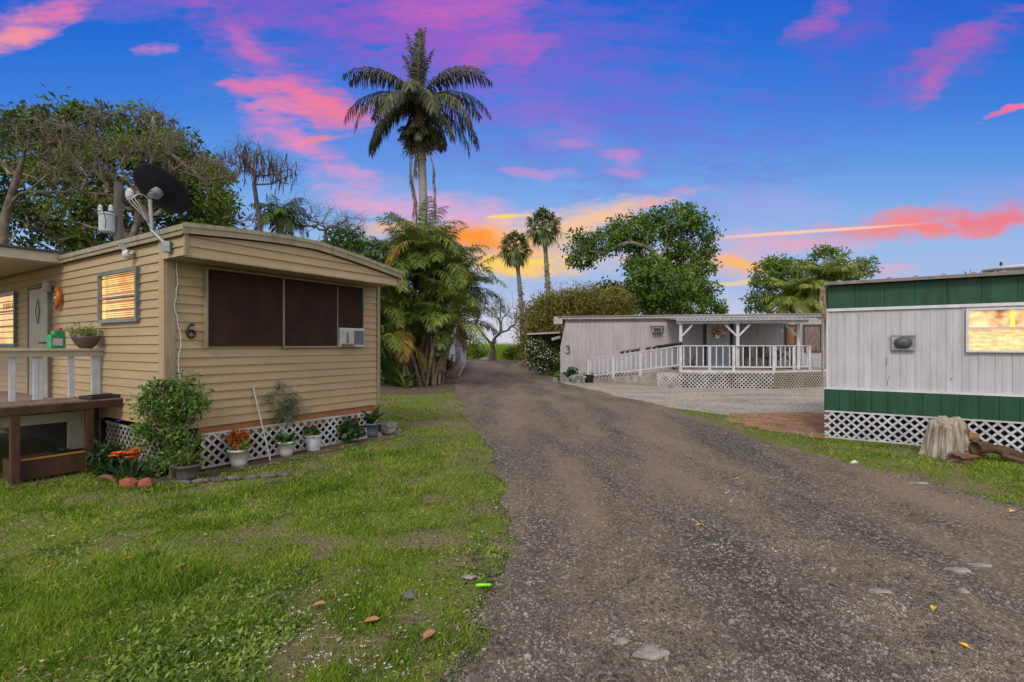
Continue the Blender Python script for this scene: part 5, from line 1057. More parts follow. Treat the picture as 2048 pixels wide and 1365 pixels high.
for px, y0_, lb, hgt, nl in ((1545, .8, 'upright spiky dark plant behind the porch rail, near the middle post', .9, 14), (1548, 1.3, 'broad dark green plant low behind the porch balusters', .7, 24), (1585, 1.2, 'bright green leafy plant at the right end of the porch', .85, 26), (1383, .8, 'thin twiggy plant behind the left porch balusters', .6, 8)):
    q = wor(PF, px_(px, y0_), y0_); r = potted('potted_plant', q, DB, lb, .10, .14, .22, BRPOT, 'plants on the porch'); strap_leaves(r, .2, nl, hgt, .07 if nl > 10 else .02, LG if 'bright' in lb else LD, .35, 1.0)
for px, w_, c in ((1497, .30, (.12, .09, .06)), (1523, .42, (.16, .12, .08))):
    q = wor(PF, px_(px, 1.6), 1.6); g = MB(); g.prism([(-w_/2, -.2), (w_/2, -.2), (w_/2, .2), (-w_/2, .2)], .38, .45); g.box((0, .18, .66), (w_, .04, .5)); 
    o = empty('porch_chair', (q[0], q[1], DB), PA, 'dark wooden chair behind the porch rail, '+('left' if px < 1500 else 'right')+' one of the two', 'chair', 'chairs on the porch'); g.build('seat', mat('chair_wood', c), o)
    for xx in (-1, 1):
        for yy in (-1, 1): g = MB(); g.box((xx*(w_/2-.03), yy*.17, .19), (.035, .035, .38)); g.build('leg', mat('chair_wood', c), o)
# rolled mats and dark pots on the ramp rail
def onramp(t_, z=.95): p = RB_.lerp(RT, t_)+Vector((0, 0, z)); q = wor(PF, p.x, p.y); return (q[0], q[1], p.z)
rang = math.atan2(*(reversed([float(v) for v in (PF[1]*(RT-RB_).x+PF[2]*(RT-RB_).y)])))
sl = math.atan2((RT-RB_).z, rl)
for t_, lb in ((.84, 'lower left one of two black rolled tubes on the ramp rail'), (.95, 'upper right one of two black rolled tubes on the ramp rail')):
    o = MB(); o.tube([(-.28, 0, .07-.28*math.tan(sl)), (.28, 0, .07+.28*math.tan(sl))], .065, 12); ob = o.build('rolled_tube', BLACKP); ob.location = onramp(t_); ob.rotation_euler = (0, 0, rang); tag(ob, lb, 'tube', 'tubes on the ramp rail')
bd = None
for i, t_ in enumerate((.40, .46, .52, .57, .68, .745)):
    g = MB(); g.lathe([(.03, 0), (.07, .02), (.075, .07), (.04, .11), (.0, .12)], n=12, sx=1.3); g.tube([(.05, 0, .09), (.10, 0, .14), (.12, 0, .13)], .025, 8)
    if bd is None: bd = g.build('rail_figure', mat('figure_dark', (.035, .02, .018), (.06, .03, .03)), smooth=True); o = bd
    else: o = bd.copy(); COL.objects.link(o)
    o.location = onramp(t_, .955); o.rotation_euler = (0, 0, rang+(.0 if i % 2 else .5)); tag(o, 'small dark lump ornament on the ramp rail, %s from the left' % ('first', 'second', 'third', 'fourth', 'fifth', 'sixth')[i], 'ornament', 'small dark ornaments on the ramp rail')
# plants and pots at the foot of the far home
for px, py, lb, kind in ((1122, 757, 'yellow green bedding plant in a pot at the left foot of the far home', 0), (1143, 760, 'leafy dark green plant against the far home lattice', 1), (1163, 757, 'orange flowered plant beside the ramp foot', 2), (1156, 763, 'low pale grey plant in front of the orange flowered one', 3)):
    q = gp(px, py+4); m_ = (LY, LD, CRO, mat('pale_leaf', (.3, .33, .3), (.45, .48, .45), island=True))[kind]; hh_ = (.25, .5, .42, .2)[kind]; r = potted('potted_plant', q, ghs(*q), lb, .12, .16, .16, (GPOT, BRPOT, GPOT, WPOT)[kind], 'plants at the foot of the far home'); bushy(r, (0, 0, .16+hh_*.5), (.28, .25, hh_*.5), 70, .12, .06, m_)
q = gp(1178, 766); g = MB(); g.lathe([(.17, 0), (.21, .36), (.19, .36), (.16, .1), (.01, .1)], n=20); o = empty('bucket', (*q, ghs(*q)), 0, 'black round bucket at the lower end of the ramp', 'bucket'); g.build('bucket_body', BLACKP, o); g = MB(); g.tube([(.2*math.cos(a_), .03, .36+.12*math.sin(a_)) for a_ in np.linspace(0, PI, 9)], .006, 5); g.build('handle', GALV, o)
for px, lb in ((1110, 'pale concrete block at the bed corner left of the yellow green pot'), (1134, 'pale concrete block between the two left plants at the far home')):
    q = gp(px, 765); g = MB(); g.box((0, 0, .10), (.2, .15, .2)); g.box((0, 0, .19), (.16, .1, .03)); o = g.build('concrete_block', SG, bevel=.01); o.location = (*q, ghs(*q)); tag(o, lb, 'block')
# carport beside the far home
q = (2.95, 30.2); cp = empty('carport', (q[0], q[1], 0), WA, 'low dark carport with a thin flat roof left of the far home', 'carport')
g = MB(); g.box((-.85, .6, 2.42), (1.9, 4.4, .06), ry=-.045); g.build('roof', mat('carport_roof', (.34, .26, .22), (.22, .15, .12), 4), cp); g = MB(); g.box((-.85, -1.62, 2.42), (1.9, .03, .10), ry=-.045); g.build('roof_edge', OFFW, cp)
for xx in (-1.7,): g = MB(); g.box((xx, -.9, 1.2), (.08, .08, 2.4)); g.build('post', DBR, cp)
g = MB(); g.box((-.85, 1.2, 1.6), (1.8, .05, 1.5)); g.build('back_wall', VOIDM, cp); g = MB(); lattice(g, (-1.8, .9, 0), (1, 0, 0), (0, -1, 0), [(0, 0), (1.8, 0), (1.8, 1.05), (0, 1.05)], .15, .05); g.build('lattice_wall', LATM, cp)  # near-black back wall stands for the dark inside
g = MB(); g.box((-.15, -1.2, 2.14), (.5, .5, .16), ry=-.3); g.build('awning', OFFW, cp)

# ================================================================== SHED WITH ITS RAMP
SHP = (-3.75, 29.6); SHA = math.atan2(2.1, .95); SF = frame(SHP, SHA); sh = empty('shed', (*SHP, 0), SHA, 'small white gabled shed with a grey door at the end of the road', 'shed')
g = MB(); W2 = 2.1; hgt = 1.45; b_ = .72
g.add([(0, 0, b_-.6), (W2, 0, b_-.6), (W2, 0, b_+hgt), (W2/2, 0, b_+hgt+.6), (0, 0, b_+hgt), (0, 3, b_-.6), (W2, 3, b_-.6), (W2, 3, b_+hgt), (W2/2, 3, b_+hgt+.6), (0, 3, b_+hgt)], [(0, 1, 2, 3, 4), (9, 8, 7, 6, 5), (0, 4, 9, 5), (1, 6, 7, 2)]); g.build('wall', mat('shed_white', (.52, .54, .60), (.44, .46, .52), 3), sh)
g = MB()
for sg in (0, 1):
    a_ = (-.15 if sg == 0 else W2+.15, b_+hgt-.08); c_ = (W2/2, b_+hgt+.63); g.beam((a_[0], 1.5, a_[1]), (c_[0], 1.5, c_[1]), 3.4, .04)
g.build('roof', GREYW, sh)
g = MB(); g.box((W2*.50, -.02, b_+.85), (.55, .04, 1.7)); d_ = g.build('door', mat('shed_door', (.20, .22, .24), (.16, .18, .2)), sh); g = MB(); g.box((W2*.5, -.045, b_+.8), (.5, .012, .04)); g.build('rail', GREYW, d_)
sr = empty('shed_ramp', (*SHP, 0), SHA, 'brown slatted wooden ramp leading up to the white shed', 'ramp'); A = Vector((W2*.5, -.05, .70)); q = loc(SF, *gp(898, 757)); B = Vector((float(q[0]), float(q[1]), .05)); sdv = Vector((1, 0, 0))
g = MB()
for i in range(14): p = A.lerp(B, (i+.5)/14); g.box(p, (1.0, .24, .03), rz=math.atan2((B-A).y, (B-A).x)+PI/2)
g.build('deck', mat('ramp_wood', (.20, .12, .09), (.3, .2, .16), 4), sr)
dd = (B-A); pr = Vector((-dd.y, dd.x, 0)).normalized()
for sg in (-1, 1): g = MB(); g.beam(A+pr*sg*.5+Vector((0, 0, .04)), B+pr*sg*.5+Vector((0, 0, .04)), .07, .12); g.build('side_rail', mat('pale_rail', (.32, .27, .24), (.2, .16, .14), 5), sr)

# ================================================================== TREES AND PALMS
FT = mat('foliage_mid', (.030, .070, .010), (.19, .29, .035), .8, .55, island=True, trans=.3, c3=(.105, .20, .020), lo=.25, hi=.85)
FD = mat('foliage_dark', (.018, .04, .008), (.13, .19, .025), .7, .55, island=True, trans=.25, c3=(.065, .12, .016), lo=.25, hi=.85)
FO = mat('foliage_olive', (.08, .09, .014), (.44, .36, .09), .9, .6, island=True, trans=.3, c3=(.20, .19, .04), lo=.25, hi=.85)
FY = mat('foliage_bright', (.06, .11, .012), (.32, .38, .04), .7, .55, island=True, trans=.35, c3=(.15, .23, .025), lo=.25, hi=.85)
GB = mat('grey_branch', (.17, .145, .125), (.32, .285, .25), 4, .9, .6, 25); GB2 = mat('grey_brown_branch', (.08, .065, .05), (.20, .165, .13), 4, .9, .6, 25); DBK = mat('dark_branch', (.055, .05, .05), (.12, .105, .10), 4, .9)
def W3(px, py, Y): return ((px-CX)/F*Y, Y, CAM_H-(py-HY)*Y/F)
def lobe(px, py, Y, rx, ry, k=20, rd=None): c = W3(px, py, Y); a = rx*Y/F; b = ry*Y/F; return (c, (a, rd or a*.8, b), k)
# big spreading tree behind the far home
tree('broadleaf_tree', (8.6, 36, 0), [lobe(1190, 490, 36, 62, 30, 26), lobe(1260, 470, 36, 70, 34, 34), lobe(1350, 445, 36, 62, 34, 36), lobe(1390, 480, 36, 42, 46, 26), lobe(1310, 500, 36, 60, 30, 22), lobe(1385, 530, 36, 46, 36, 22), lobe(1300, 455, 36, 60, 30, 22), lobe(1165, 520, 36, 28, 16, 8), lobe(1410, 560, 37, 26, 40, 10)],
     'tall spreading green tree leaning left above the far home', 'tree', FT, nt=1.45, per=44, crad=.66, ln=.25, wd=.13, trunk=[(0, 0, -.2), (.3, 0, 1.8), (1.2, 0, 3.6), (1.7, 0, 5.0)], tr=.32, tip=.022, barkm=GB)
tree('broadleaf_tree', (11.2, 33.5, 0), [lobe(1325, 570, 33.5, 82, 44, 70), lobe(1290, 540, 33.5, 46, 26, 22), lobe(1365, 610, 33.5, 70, 34, 36), lobe(1270, 600, 33.5, 40, 30, 18)],
     'dense rounded green tree right behind the far home roof', 'tree', FT, nt=1.3, per=60, crad=.55, ln=.24, wd=.13, tr=.22, tip=.02)
tree('broadleaf_tree', (7.0, 35, 0), [lobe(1230, 585, 35, 48, 14, 22), lobe(1210, 575, 35, 30, 10, 10), lobe(1250, 605, 35, 40, 18, 18)], 'low layered dark green tree between the olive bush and the dense tree', 'tree', FD, per=40, crad=.5, ln=.24, wd=.12, tr=.15, tip=.02)
tree('small_tree', (14.2, 34, 0), [lobe(1425, 608, 34, 24, 20, 20), lobe(1440, 618, 34, 12, 10, 8)], 'small sparse green tree around the thin utility pole', 'tree', FT, per=34, crad=.35, ln=.2, wd=.1, tr=.08, tip=.015)
# olive bamboo like bushes
def wispy(name, base, lobes_, label, m, nb=9000, ln=.42, wd=.035):
    r = empty(name, base, 0, label, 'bush'); T = lobes_targets(lobes_, 1)-np.array(base); P, par, R, cnt = grow([(0, 0, -.1), (0, 0, .4)], T, .012, wob=.15, trunkr=.08); V, Q = skin(P, par, R, cnt, 4); npmesh('stem', V, [Q], DBK, r)
    C = T[rng.integers(0, len(T), nb)]+rng.normal(size=(nb, 3))*.34; D = unit(nb)*.7+[0, 0, .25]; D /= np.linalg.norm(D, axis=1, keepdims=True); D[:, 2] -= .25*rng.random(nb); Nn = unit(nb); Nn -= D*np.sum(Nn*D, 1, keepdims=True); Nn /= np.linalg.norm(Nn, axis=1, keepdims=True); V, Q = leafpoly(C, D, Nn, ln*(.6+.7*rng.random(nb)), wd*(.7+.6*rng.random(nb)), .35); npmesh('foliage', V, [Q], m, r); return r
wispy('olive_bush', (2.6, 31.5, 0), [lobe(1105, 640, 31.5, 62, 46, 60), lobe(1075, 690, 31.5, 38, 50, 40), lobe(1125, 610, 31.5, 40, 20, 22)], 'tall olive brown bush left of the far home roof', FO, 12000, wd=.055)
wispy('olive_bush', (6.0, 32, 0), [lobe(1190, 612, 32, 66, 30, 70), lobe(1235, 620, 32, 36, 24, 24)], 'olive gold bush rising behind the middle of the far home roof', FO, 9000, wd=.055)
tree('flowering_bush', (1.9, 27.6, .05), [lobe(1085, 718, 27.6, 28, 24, 46), lobe(1073, 692, 27.8, 18, 18, 16), lobe(1104, 724, 27.4, 20, 18, 26)], 'dark bush dotted with white flowers in front of the carport', 'bush', FD, per=44, crad=.28, ln=.13, wd=.07, tr=.05, tip=.008, trunk=[(0, 0, -.1), (0, 0, .15)])
fb = [o for o in COL.objects if o.get('category') == 'bush' and 'white flowers' in o.get('label', '')][0]
n = 420; T = lobes_targets([lobe(1085, 718, 27.4, 32, 28, 10), lobe(1104, 724, 27.2, 24, 20, 8), lobe(1072, 692, 27.6, 20, 20, 6)], 1)-np.array(fb.location); C = T[rng.integers(0, len(T), n)]+rng.normal(size=(n, 3))*.16; D = unit(n); Nn = unit(n); Nn -= D*np.sum(Nn*D, 1, keepdims=True); V, Q = leafpoly(C, D, Nn, .09, .07); npmesh('blossoms', V, [Q], mat('white_blossom', (.55, .55, .55)), fb)
# right hand trees
tree('leafy_tree', (16.5, 32, 0), [lobe(1545, 545, 32, 42, 26, 30), lobe(1530, 590, 32, 32, 34, 24), lobe(1560, 525, 32, 30, 12, 12), lobe(1512, 610, 32, 16, 20, 8), lobe(1590, 560, 32, 40, 30, 24), lobe(1570, 600, 32, 50, 26, 20)], 'loose light green tree behind the right end of the far home', 'tree', FT, nt=1.5, per=34, crad=.42, ln=.2, wd=.09, tr=.14, tip=.014, barkm=GB)
tree('leafy_tree', (21, 33, 0), [lobe(1650, 520, 33, 36, 24, 22), lobe(1705, 545, 33, 42, 26, 26), lobe(1640, 508, 33, 16, 14, 8), lobe(1725, 525, 33, 22, 12, 8), lobe(1670, 560, 33, 60, 26, 30)], 'open leafy tree with bare twig tips above the green banded home', 'tree', FT, nt=1.3, per=30, crad=.42, ln=.2, wd=.09, tr=.16, tip=.014, barkm=GB)
def fan_palm(base, crown, label, n, R_, pl, m, trunk_pts, tr, tm, old=None, nb=20, group=None, up=1.2, down=-1.1, w=.06, spread=2.0, skirt=0):
    r = empty('fan_palm', base, 0, label, 'palm', group); b = np.array(base); g = MB(); P = [Vector(p)-Vector(base) for p in trunk_pts]; pts = []; 
    for i in range(len(P)-1):
        for k in range(8): pts.append(P[i].lerp(P[i+1], k/8))
    pts.append(P[-1]); K = len(pts); g.tube(pts, [tr*(1.15-.35*i/K)*(1+.06*((i*7) % 3-1)) for i in range(K)], 9); g.build('trunk', tm, r, smooth=True)
    vs, f3, f4 = [], [], []; rb = MB(); c = np.array(crown)-b
    for i in range(n):
        a_ = i*2.39996+random.uniform(-.2, .2); t_ = (i+.5)/n; pi_ = up+(down-up)*t_; fan(vs, f3, f4, rb, c, a_, pi_, pl*random.uniform(.8, 1.1), R_*random.uniform(.85, 1.1), nb, w, spread, .7+.6*t_)
    leafmesh('crown', vs, f3, f4, m, r); rb.build('leaf_stalk', LG, r)
    if skirt:
        vs, f3, f4 = [], [], []; rb = MB()
        for i in range(skirt): fan(vs, f3, f4, rb, c-[0, 0, .15], i*2.39996, -1.25+random.uniform(-.2, .15), pl*.7, R_*.85, 14, w, 1.0, .3)
        leafmesh('dead_leaves', vs, f3, f4, mat('dead_frond', (.10, .07, .045), (.26, .19, .12), 4, island=True), r); rb.build('dead_stalk', DBR, r)
    return r
FP = mat('fan_leaf', (.05, .08, .022), (.30, .32, .13), 1.2, .5, island=True, trans=.25, c3=(.12, .16, .05), lo=.25, hi=.85)
PTM = mat('palm_trunk', (.16, .145, .13), (.30, .28, .26), 5, .9, .5, 20)
t1 = [W3(1046, 708, 38), W3(1043, 610, 38), W3(1036, 540, 38), W3(1030, 492, 38)]; fan_palm((t1[0][0], 38, .0), t1[-1], 'shorter left one of the two tall thin fan palms beyond the road', 40, .95, .90, FP, t1, .17, PTM, skirt=12, group='two tall fan palms', w=.085)
t2 = [W3(1100, 700, 36), W3(1097, 590, 36), W3(1091, 500, 36), W3(1086, 448, 36)]; fan_palm((t2[0][0], 36, .2), t2[-1], 'taller right one of the two tall thin fan palms beyond the road', 40, .92, .90, FP, t2, .17, PTM, skirt=6, group='two tall fan palms', w=.085)
# ragged vine and old leaf bases on the taller palm's lower trunk
for pal, tt in ((0, t1), (1, t2)):
    o = [x for x in COL.objects if x.get('group') == 'two tall fan palms'][pal]; C = np.array([np.array(tt[1])*(1-k)+np.array(tt[2])*k for k in rng.random(26)*.8-.15])-np.array(o.location); V, Q = leaf_cloud(C, .20, 8, .18, .08); npmesh('leaf_bases', V, [Q], mat('dead_frond', (.1, .07, .05)), o)
FPY = mat('gold_fan_leaf', (.08, .12, .02), (.42, .40, .08), 1.2, .5, island=True, trans=.3, c3=(.20, .25, .04), lo=.25, hi=.85)
for px, py, lb, sc in ((1588, 590, 'left one of the golden green feather palms behind the far home', 1.0), (1650, 560, 'right and taller one of the golden green feather palms behind the far home', 1.15)):
    c = W3(px, py, 27.5); base = (c[0], c[1], 0); r = empty('feather_palm', base, 0, lb, 'palm', 'golden green palms'); g = MB(); g.tube([(0, 0, -.1), (0, 0, c[2]*.5), (0, 0, c[2])], [.22, .2, .18], 10); g.build('trunk', PTM, r, smooth=True); vs, f3, f4 = [], [], []; rb = MB()
    for i in range(40): t_ = (i+.5)/40; frond(vs, f3, f4, rb, (0, 0, c[2]-.2*(i % 3)), i*2.39996, 1.4-1.6*t_, 2.0*sc, 1.2+.5*t_, 44, .62, .45, .05, rr=.02)
    leafmesh('crown', vs, f3, f4, FPY, r); rb.build('midrib', LY, r)
# utility pole thin
q = W3(1422, 700, 35); r = empty('utility_pole', (q[0], 35, 0), 0, 'thin distant utility pole with a short crossarm right of the big tree', 'utility pole'); g = MB(); g.tube([(0, 0, 0), (0, 0, W3(0, 568, 35)[2])], .07, 8); g.build('pole', DBK, r); g = MB(); g.box((.18, 0, W3(0, 580, 35)[2]), (.5, .06, .07)); g.build('crossarm', DBK, r)

# royal palm
RPX, RPY = (846-CX)/F*25, 25.0
rp = empty('royal_palm', (RPX, RPY, 0), 0, 'very tall royal palm with drooping fronds and grey trunk above the palm clump', 'palm')
zz = lambda py: CAM_H-(py-HY)*RPY/F
g = MB(); g.tube([(.0, 0, -.1), (.03, 0, 3), (.02, 0, zz(440)), (0, 0, zz(380)), (-.06, 0, zz(320))], [.32, .27, .215, .205, .20], 20); g.build('trunk', mat('royal_trunk', (.34, .33, .32), (.24, .22, .21), 3, .85, .3, 10, stretch=(1, 1, 2.5)), rp, smooth=True)
g = MB(); g.tube([(-.06, 0, zz(322)), (-.10, 0, zz(290)), (-.18, 0, zz(250)), (-.22, 0, zz(215)), (-.24, 0, zz(180))], [.235, .23, .215, .17, .10], 18); g.build('crownshaft', mat('crownshaft', (.20, .13, .06), (.13, .15, .07), 1.6, .6, lo=.4, hi=.6), rp, smooth=True)
RF = mat('royal_frond', (.022, .034, .014), (.26, .20, .10), .9, .5, island=True, trans=.2, c3=(.062, .080, .030), lo=.28, hi=.9)
crown = (-.24, 0, zz(205)); vs, f3, f4 = [], [], []; rb = MB()
def az_px(dx, front=0): return math.atan2(front, dx)
FR = [  # azimuth, pitch, length, droop  (a full round crown)
    (.3, 1.52, 3.9, .12), (2.8, 1.45, 3.6, .12), (1.6, 1.48, 3.9, .1), (-1.2, 1.5, 3.5, .1), (.5, 1.36, 3.0, .15), (2.75, 1.25, 2.7, .0),
    (.1, 1.15, 4.5, 1.75), (-.35, 1.05, 4.3, 1.8), (3.05, 1.15, 4.5, 1.75), (3.5, 1.05, 4.2, 1.8), (.6, .85, 4.2, 1.7), (2.55, .85, 4.2, 1.7),
    (0, .62, 4.4, 1.85), (.5, .35, 4.2, 1.75), (3.14, .62, 4.4, 1.9), (2.6, .35, 4.1, 1.8), (-.5, .25, 4.3, 1.75), (3.7, .25, 4.3, 1.8),
    (.2, -.1, 3.8, 1.4), (3.0, -.1, 3.8, 1.4), (-.6, -.3, 3.4, 1.1), (3.8, -.3, 3.4, 1.1),
    (1.57, .7, 3.2, 1.7), (-1.57, .7, 2.8, 1.9), (-1.1, .3, 3.3, 1.8), (-2.1, .3, 3.3, 1.8), (1.2, .2, 3.1, 1.7), (1.9, .2, 3.1, 1.7)]
for a_, p_, l_, d_ in FR: frond(vs, f3, f4, rb, crown, a_, p_, l_, d_, 72, .92 if p_ < 1.2 else .72, .6 if p_ < 1.2 else .1, .062, rag_=.55, miss=.08, vee=.35, bend=.8, curl=random.uniform(-.2, .2), rr=.035, start=.06)
for i in range(16): frond(vs, f3, f4, rb, (-.12, 0, zz(262)), i*2.39996, .5-.5*(i % 3)/2, 1.35, 1.5, 26, .5, .6, .05, rag_=.6, rr=.02)
leafmesh('crown', vs, f3, f4, RF, rp); rb.build('midrib', mat('midrib', (.12, .13, .06), (.2, .17, .1)), rp, smooth=True)
# flower and seed clusters hanging under the crown
for sx, px_s, py_s, n in ((-1, 818, 275, 300), (1, 862, 288, 360), (-1, 825, 300, 160)):
    c = np.array([(px_s-846)/F*25, -.15, zz(py_s)]); C = c+unit(40)*[.46, .4, .5]*(rng.random(40)**.5)[:, None]; V, Q = leaf_cloud(C, .18, n//20, .20, .04, flat=1); tag(npmesh('seed_cluster', V, [Q], mat('seed_green', (.05, .055, .02), (.14, .12, .05), 3, island=True), rp), kind='stuff')
# hanging dead fronds beside the trunk
for pts in ([(-.45, zz(300)), (-.55, zz(345)), (-.38, zz(385)), (-.42, zz(440))], [(-.30, zz(290)), (-.34, zz(330)), (-.32, zz(350))], [(.28, zz(300)), (.55, zz(335)), (.62, zz(380)), (.66, zz(450))], [(-.6, zz(300)), (-.6, zz(350)), (-.30, zz(400)), (-.28, zz(450))]):
    g = MB(); P3 = [Vector((x, -.25, z)) for x, z in pts]; K = 18; Q3 = []
    for i in range(len(P3)-1): Q3 += [P3[i].lerp(P3[i+1], k/6) for k in range(6)]
    g.tube(Q3, .03, 5); vs, f3, f4 = [], [], []
    for i in range(70):
        q = Q3[int((.35+.65*i/70)*(len(Q3)-1))]; d = np.array([random.uniform(-.30, .30), random.uniform(-.2, .2), -1.]); d /= np.linalg.norm(d); blade(vs, f3, f4, np.array(q), d, unit(1)[0], .55, .035, .2)
    n0 = len(g.v); g.v += [tuple(v) for v in vs]; g.f += [tuple(n0+i for i in f) for f in f3+f4]; g.build('dead_frond', mat('dead_frond', (.1, .07, .05)), rp)

# clumping areca palm
def areca(base, stems, label, m, m2, trunkm):
    r = empty('areca_palm_clump', base, 0, label, 'palm clump'); b = np.array(base)
    vs, f3, f4 = [], [], []; v2, g3, g4 = [], [], []; rb = MB()
    for k, (bx_, by_, tx, ty, tz, nf, L_) in enumerate(stems):
        P0 = Vector((bx_, by_, -.05)); P1 = Vector((tx, ty, tz)); M1 = P0.lerp(P1, .5)+Vector(((P0.x-P1.x)*.12, 0, .1)); g = MB(); K = 14; pts = []
        for i in range(K+1): t_ = i/K; pts.append(P0*(1-t_)**2+M1*2*t_*(1-t_)+P1*t_**2)
        g.tube(pts, [.075-.03*i/K+(.006 if i % 2 else 0) for i in range(K+1)], 8); g.build('stem', trunkm, r, smooth=True)
        for i in range(nf):
            t_ = (i+.5)/nf; a_ = k*1.7+i*2.39996; dead = t_ > .9 and random.random() < .5
            frond(*( (v2, g3, g4) if dead else (vs, f3, f4)), rb, np.array(P1), a_, 1.45-1.25*t_, L_*random.uniform(.85, 1.1), 1.05+.85*t_, 60, .62, .30, .030, vee=.45, bend=.6, curl=random.uniform(-.3, .3), rr=.02)
    leafmesh('crown', vs, f3, f4, m, r)
    if v2: leafmesh('yellowing_fronds', v2, g3, g4, m2, r)
    rb.build('midrib', mat('yellow_midrib', (.20, .19, .06), (.14, .16, .05)), r, smooth=True); return r
AL = mat('areca_leaf', (.045, .085, .014), (.36, .42, .08), .8, .45, island=True, trans=.3, c3=(.13, .20, .03), lo=.22, hi=.85); AY = mat('areca_dry', (.20, .14, .02), (.40, .28, .05), 1.5, .6, island=True, trans=.3)
AS = mat('areca_stem', (.22, .18, .12), (.11, .09, .055), 2.5, .7, .3, 12, stretch=(1, 1, 4), lo=.4, hi=.6)
random.seed(5)
st = []
cxx, cyy = (845-CX)/F*21.5, 21.5
TG = [(-1.5, 4.6), (-.9, 5.6), (-.35, 6.1), (.2, 5.9), (.75, 5.4), (1.3, 4.9), (1.75, 4.2), (-1.9, 3.7), (-1.2, 4.1), (.4, 4.7), (-.5, 4.9), (1.0, 3.9), (-.1, 3.9), (1.5, 3.3), (-1.5, 3.1), (.0, 5.3), (.6, 3.1), (-.8, 3.2), (-1.9, 2.4), (-1.3, 1.9), (1.7, 2.5), (1.1, 2.2), (-.6, 2.3), (.3, 2.4), (-1.0, 4.9), (.9, 4.6), (1.3, 4.2), (-1.6, 4.2), (-.2, 5.6)]
for k, (tx, tz) in enumerate(TG): st.append((random.uniform(-.62, .62)+.12*tx, random.uniform(-.5, .5), tx*1.02, random.uniform(-1.1, 1.1), tz, 11, 2.3))
areca((cxx, cyy, 0), st, 'large clump of areca palms with many thin stems beside the road', AL, AY, AS)
q = gp(862, 768); st = [(random.uniform(-.2, .2), random.uniform(-.2, .2), random.uniform(-.5, .5), random.uniform(-.4, .4), random.uniform(.5, 1.2), 6, 1.3) for _ in range(5)]
areca(((800-CX)/F*24, 24, 0), [(a, b, c*2, d, e+1.4, f, 1.9) for a, b, c, d, e, f, g2 in st], 'lower younger palm clump left of and behind the large one', AL, AY, AS)
# understory: banana like plants, dark shrubs behind the clump
for px, py, Y, hgt, lb in ((790, 745, 21, 1.9, 'broad leaved banana like plant left of the palm clump'), (812, 752, 20.2, 1.1, 'low yellow green leaf plant at the left foot of the palm clump'), (775, 740, 22.5, 2.2, 'tallest broad leaved plant beside the far corner of the tan home')):
    x = (px-CX)/F*Y; r = empty('broad_leaf_plant', (x, Y, ghs(x, Y)), 0, lb, 'plant'); strap_leaves(r, 0, 16, hgt, .26 if hgt > 1.5 else .12, LY if hgt < 1.5 else LG, .5, 1.02, rad=.06); g = MB(); g.tube([(0, 0, -.05), (0, 0, .35)], [.07, .04], 8); g.build('stem', LG, r)
tree('dark_shrub', (-5.6, 27, 0), [lobe(790, 650, 27, 60, 60, 60), lobe(830, 690, 27, 60, 50, 50), lobe(770, 600, 27, 40, 40, 30)], 'dark dense shrub mass behind the palm clump', 'shrub', FD, per=40, crad=.5, ln=.25, wd=.13, tr=.1, tip=.015)
tree('dark_shrub', (-3.0, 25.5, .1), [lobe(893, 716, 25.5, 12, 20, 10), lobe(888, 735, 25.5, 12, 16, 8)], 'small round dark shrub between the palm clump and shed ramp', 'shrub', FD, per=40, crad=.25, ln=.14, wd=.07, tr=.03, tip=.008)
q = gp(788, 757); r = empty('clay_urn', (*q, ghs(*q)), 0, 'dull pink clay planter with dead fern by the far corner of the tan home', 'planter'); g = MB(); g.lathe([(.16, 0), (.20, .1), (.26, .32), (.28, .36), (.25, .36), (.02, .3)], n=20); g.build('pot', mat('clay', (.28, .19, .15), (.2, .13, .1), 6), r, smooth=True); strap_leaves(r, .3, 30, .4, .03, mat('dead_frond', (.1, .07, .05)), .9)
q = gp(806, 752); g = MB(); rock_mesh(g, (0, 0, .35), (.30, .25, .33), 9, 3, .08); o = g.build('dark_barrel', mat('dark_green_tank', (.025, .035, .035), (.045, .055, .05)), smooth=True); o.location = (q[0]-.3, q[1]+.8, .55); tag(o, 'dark rounded cover in the shade left of the palm clump', 'cover')
q = gp(880, 765); g = MB(); g.lathe([(.15, 0), (.18, .25), (.16, .25), (.02, .2)], n=16, sx=1.4); o = g.build('green_pot', mat('teal_pot', (.10, .17, .13), (.08, .12, .1))); o.location = (q[0], q[1], ghs(*q)); tag(o, 'muted green tub at the right foot of the palm clump', 'tub')

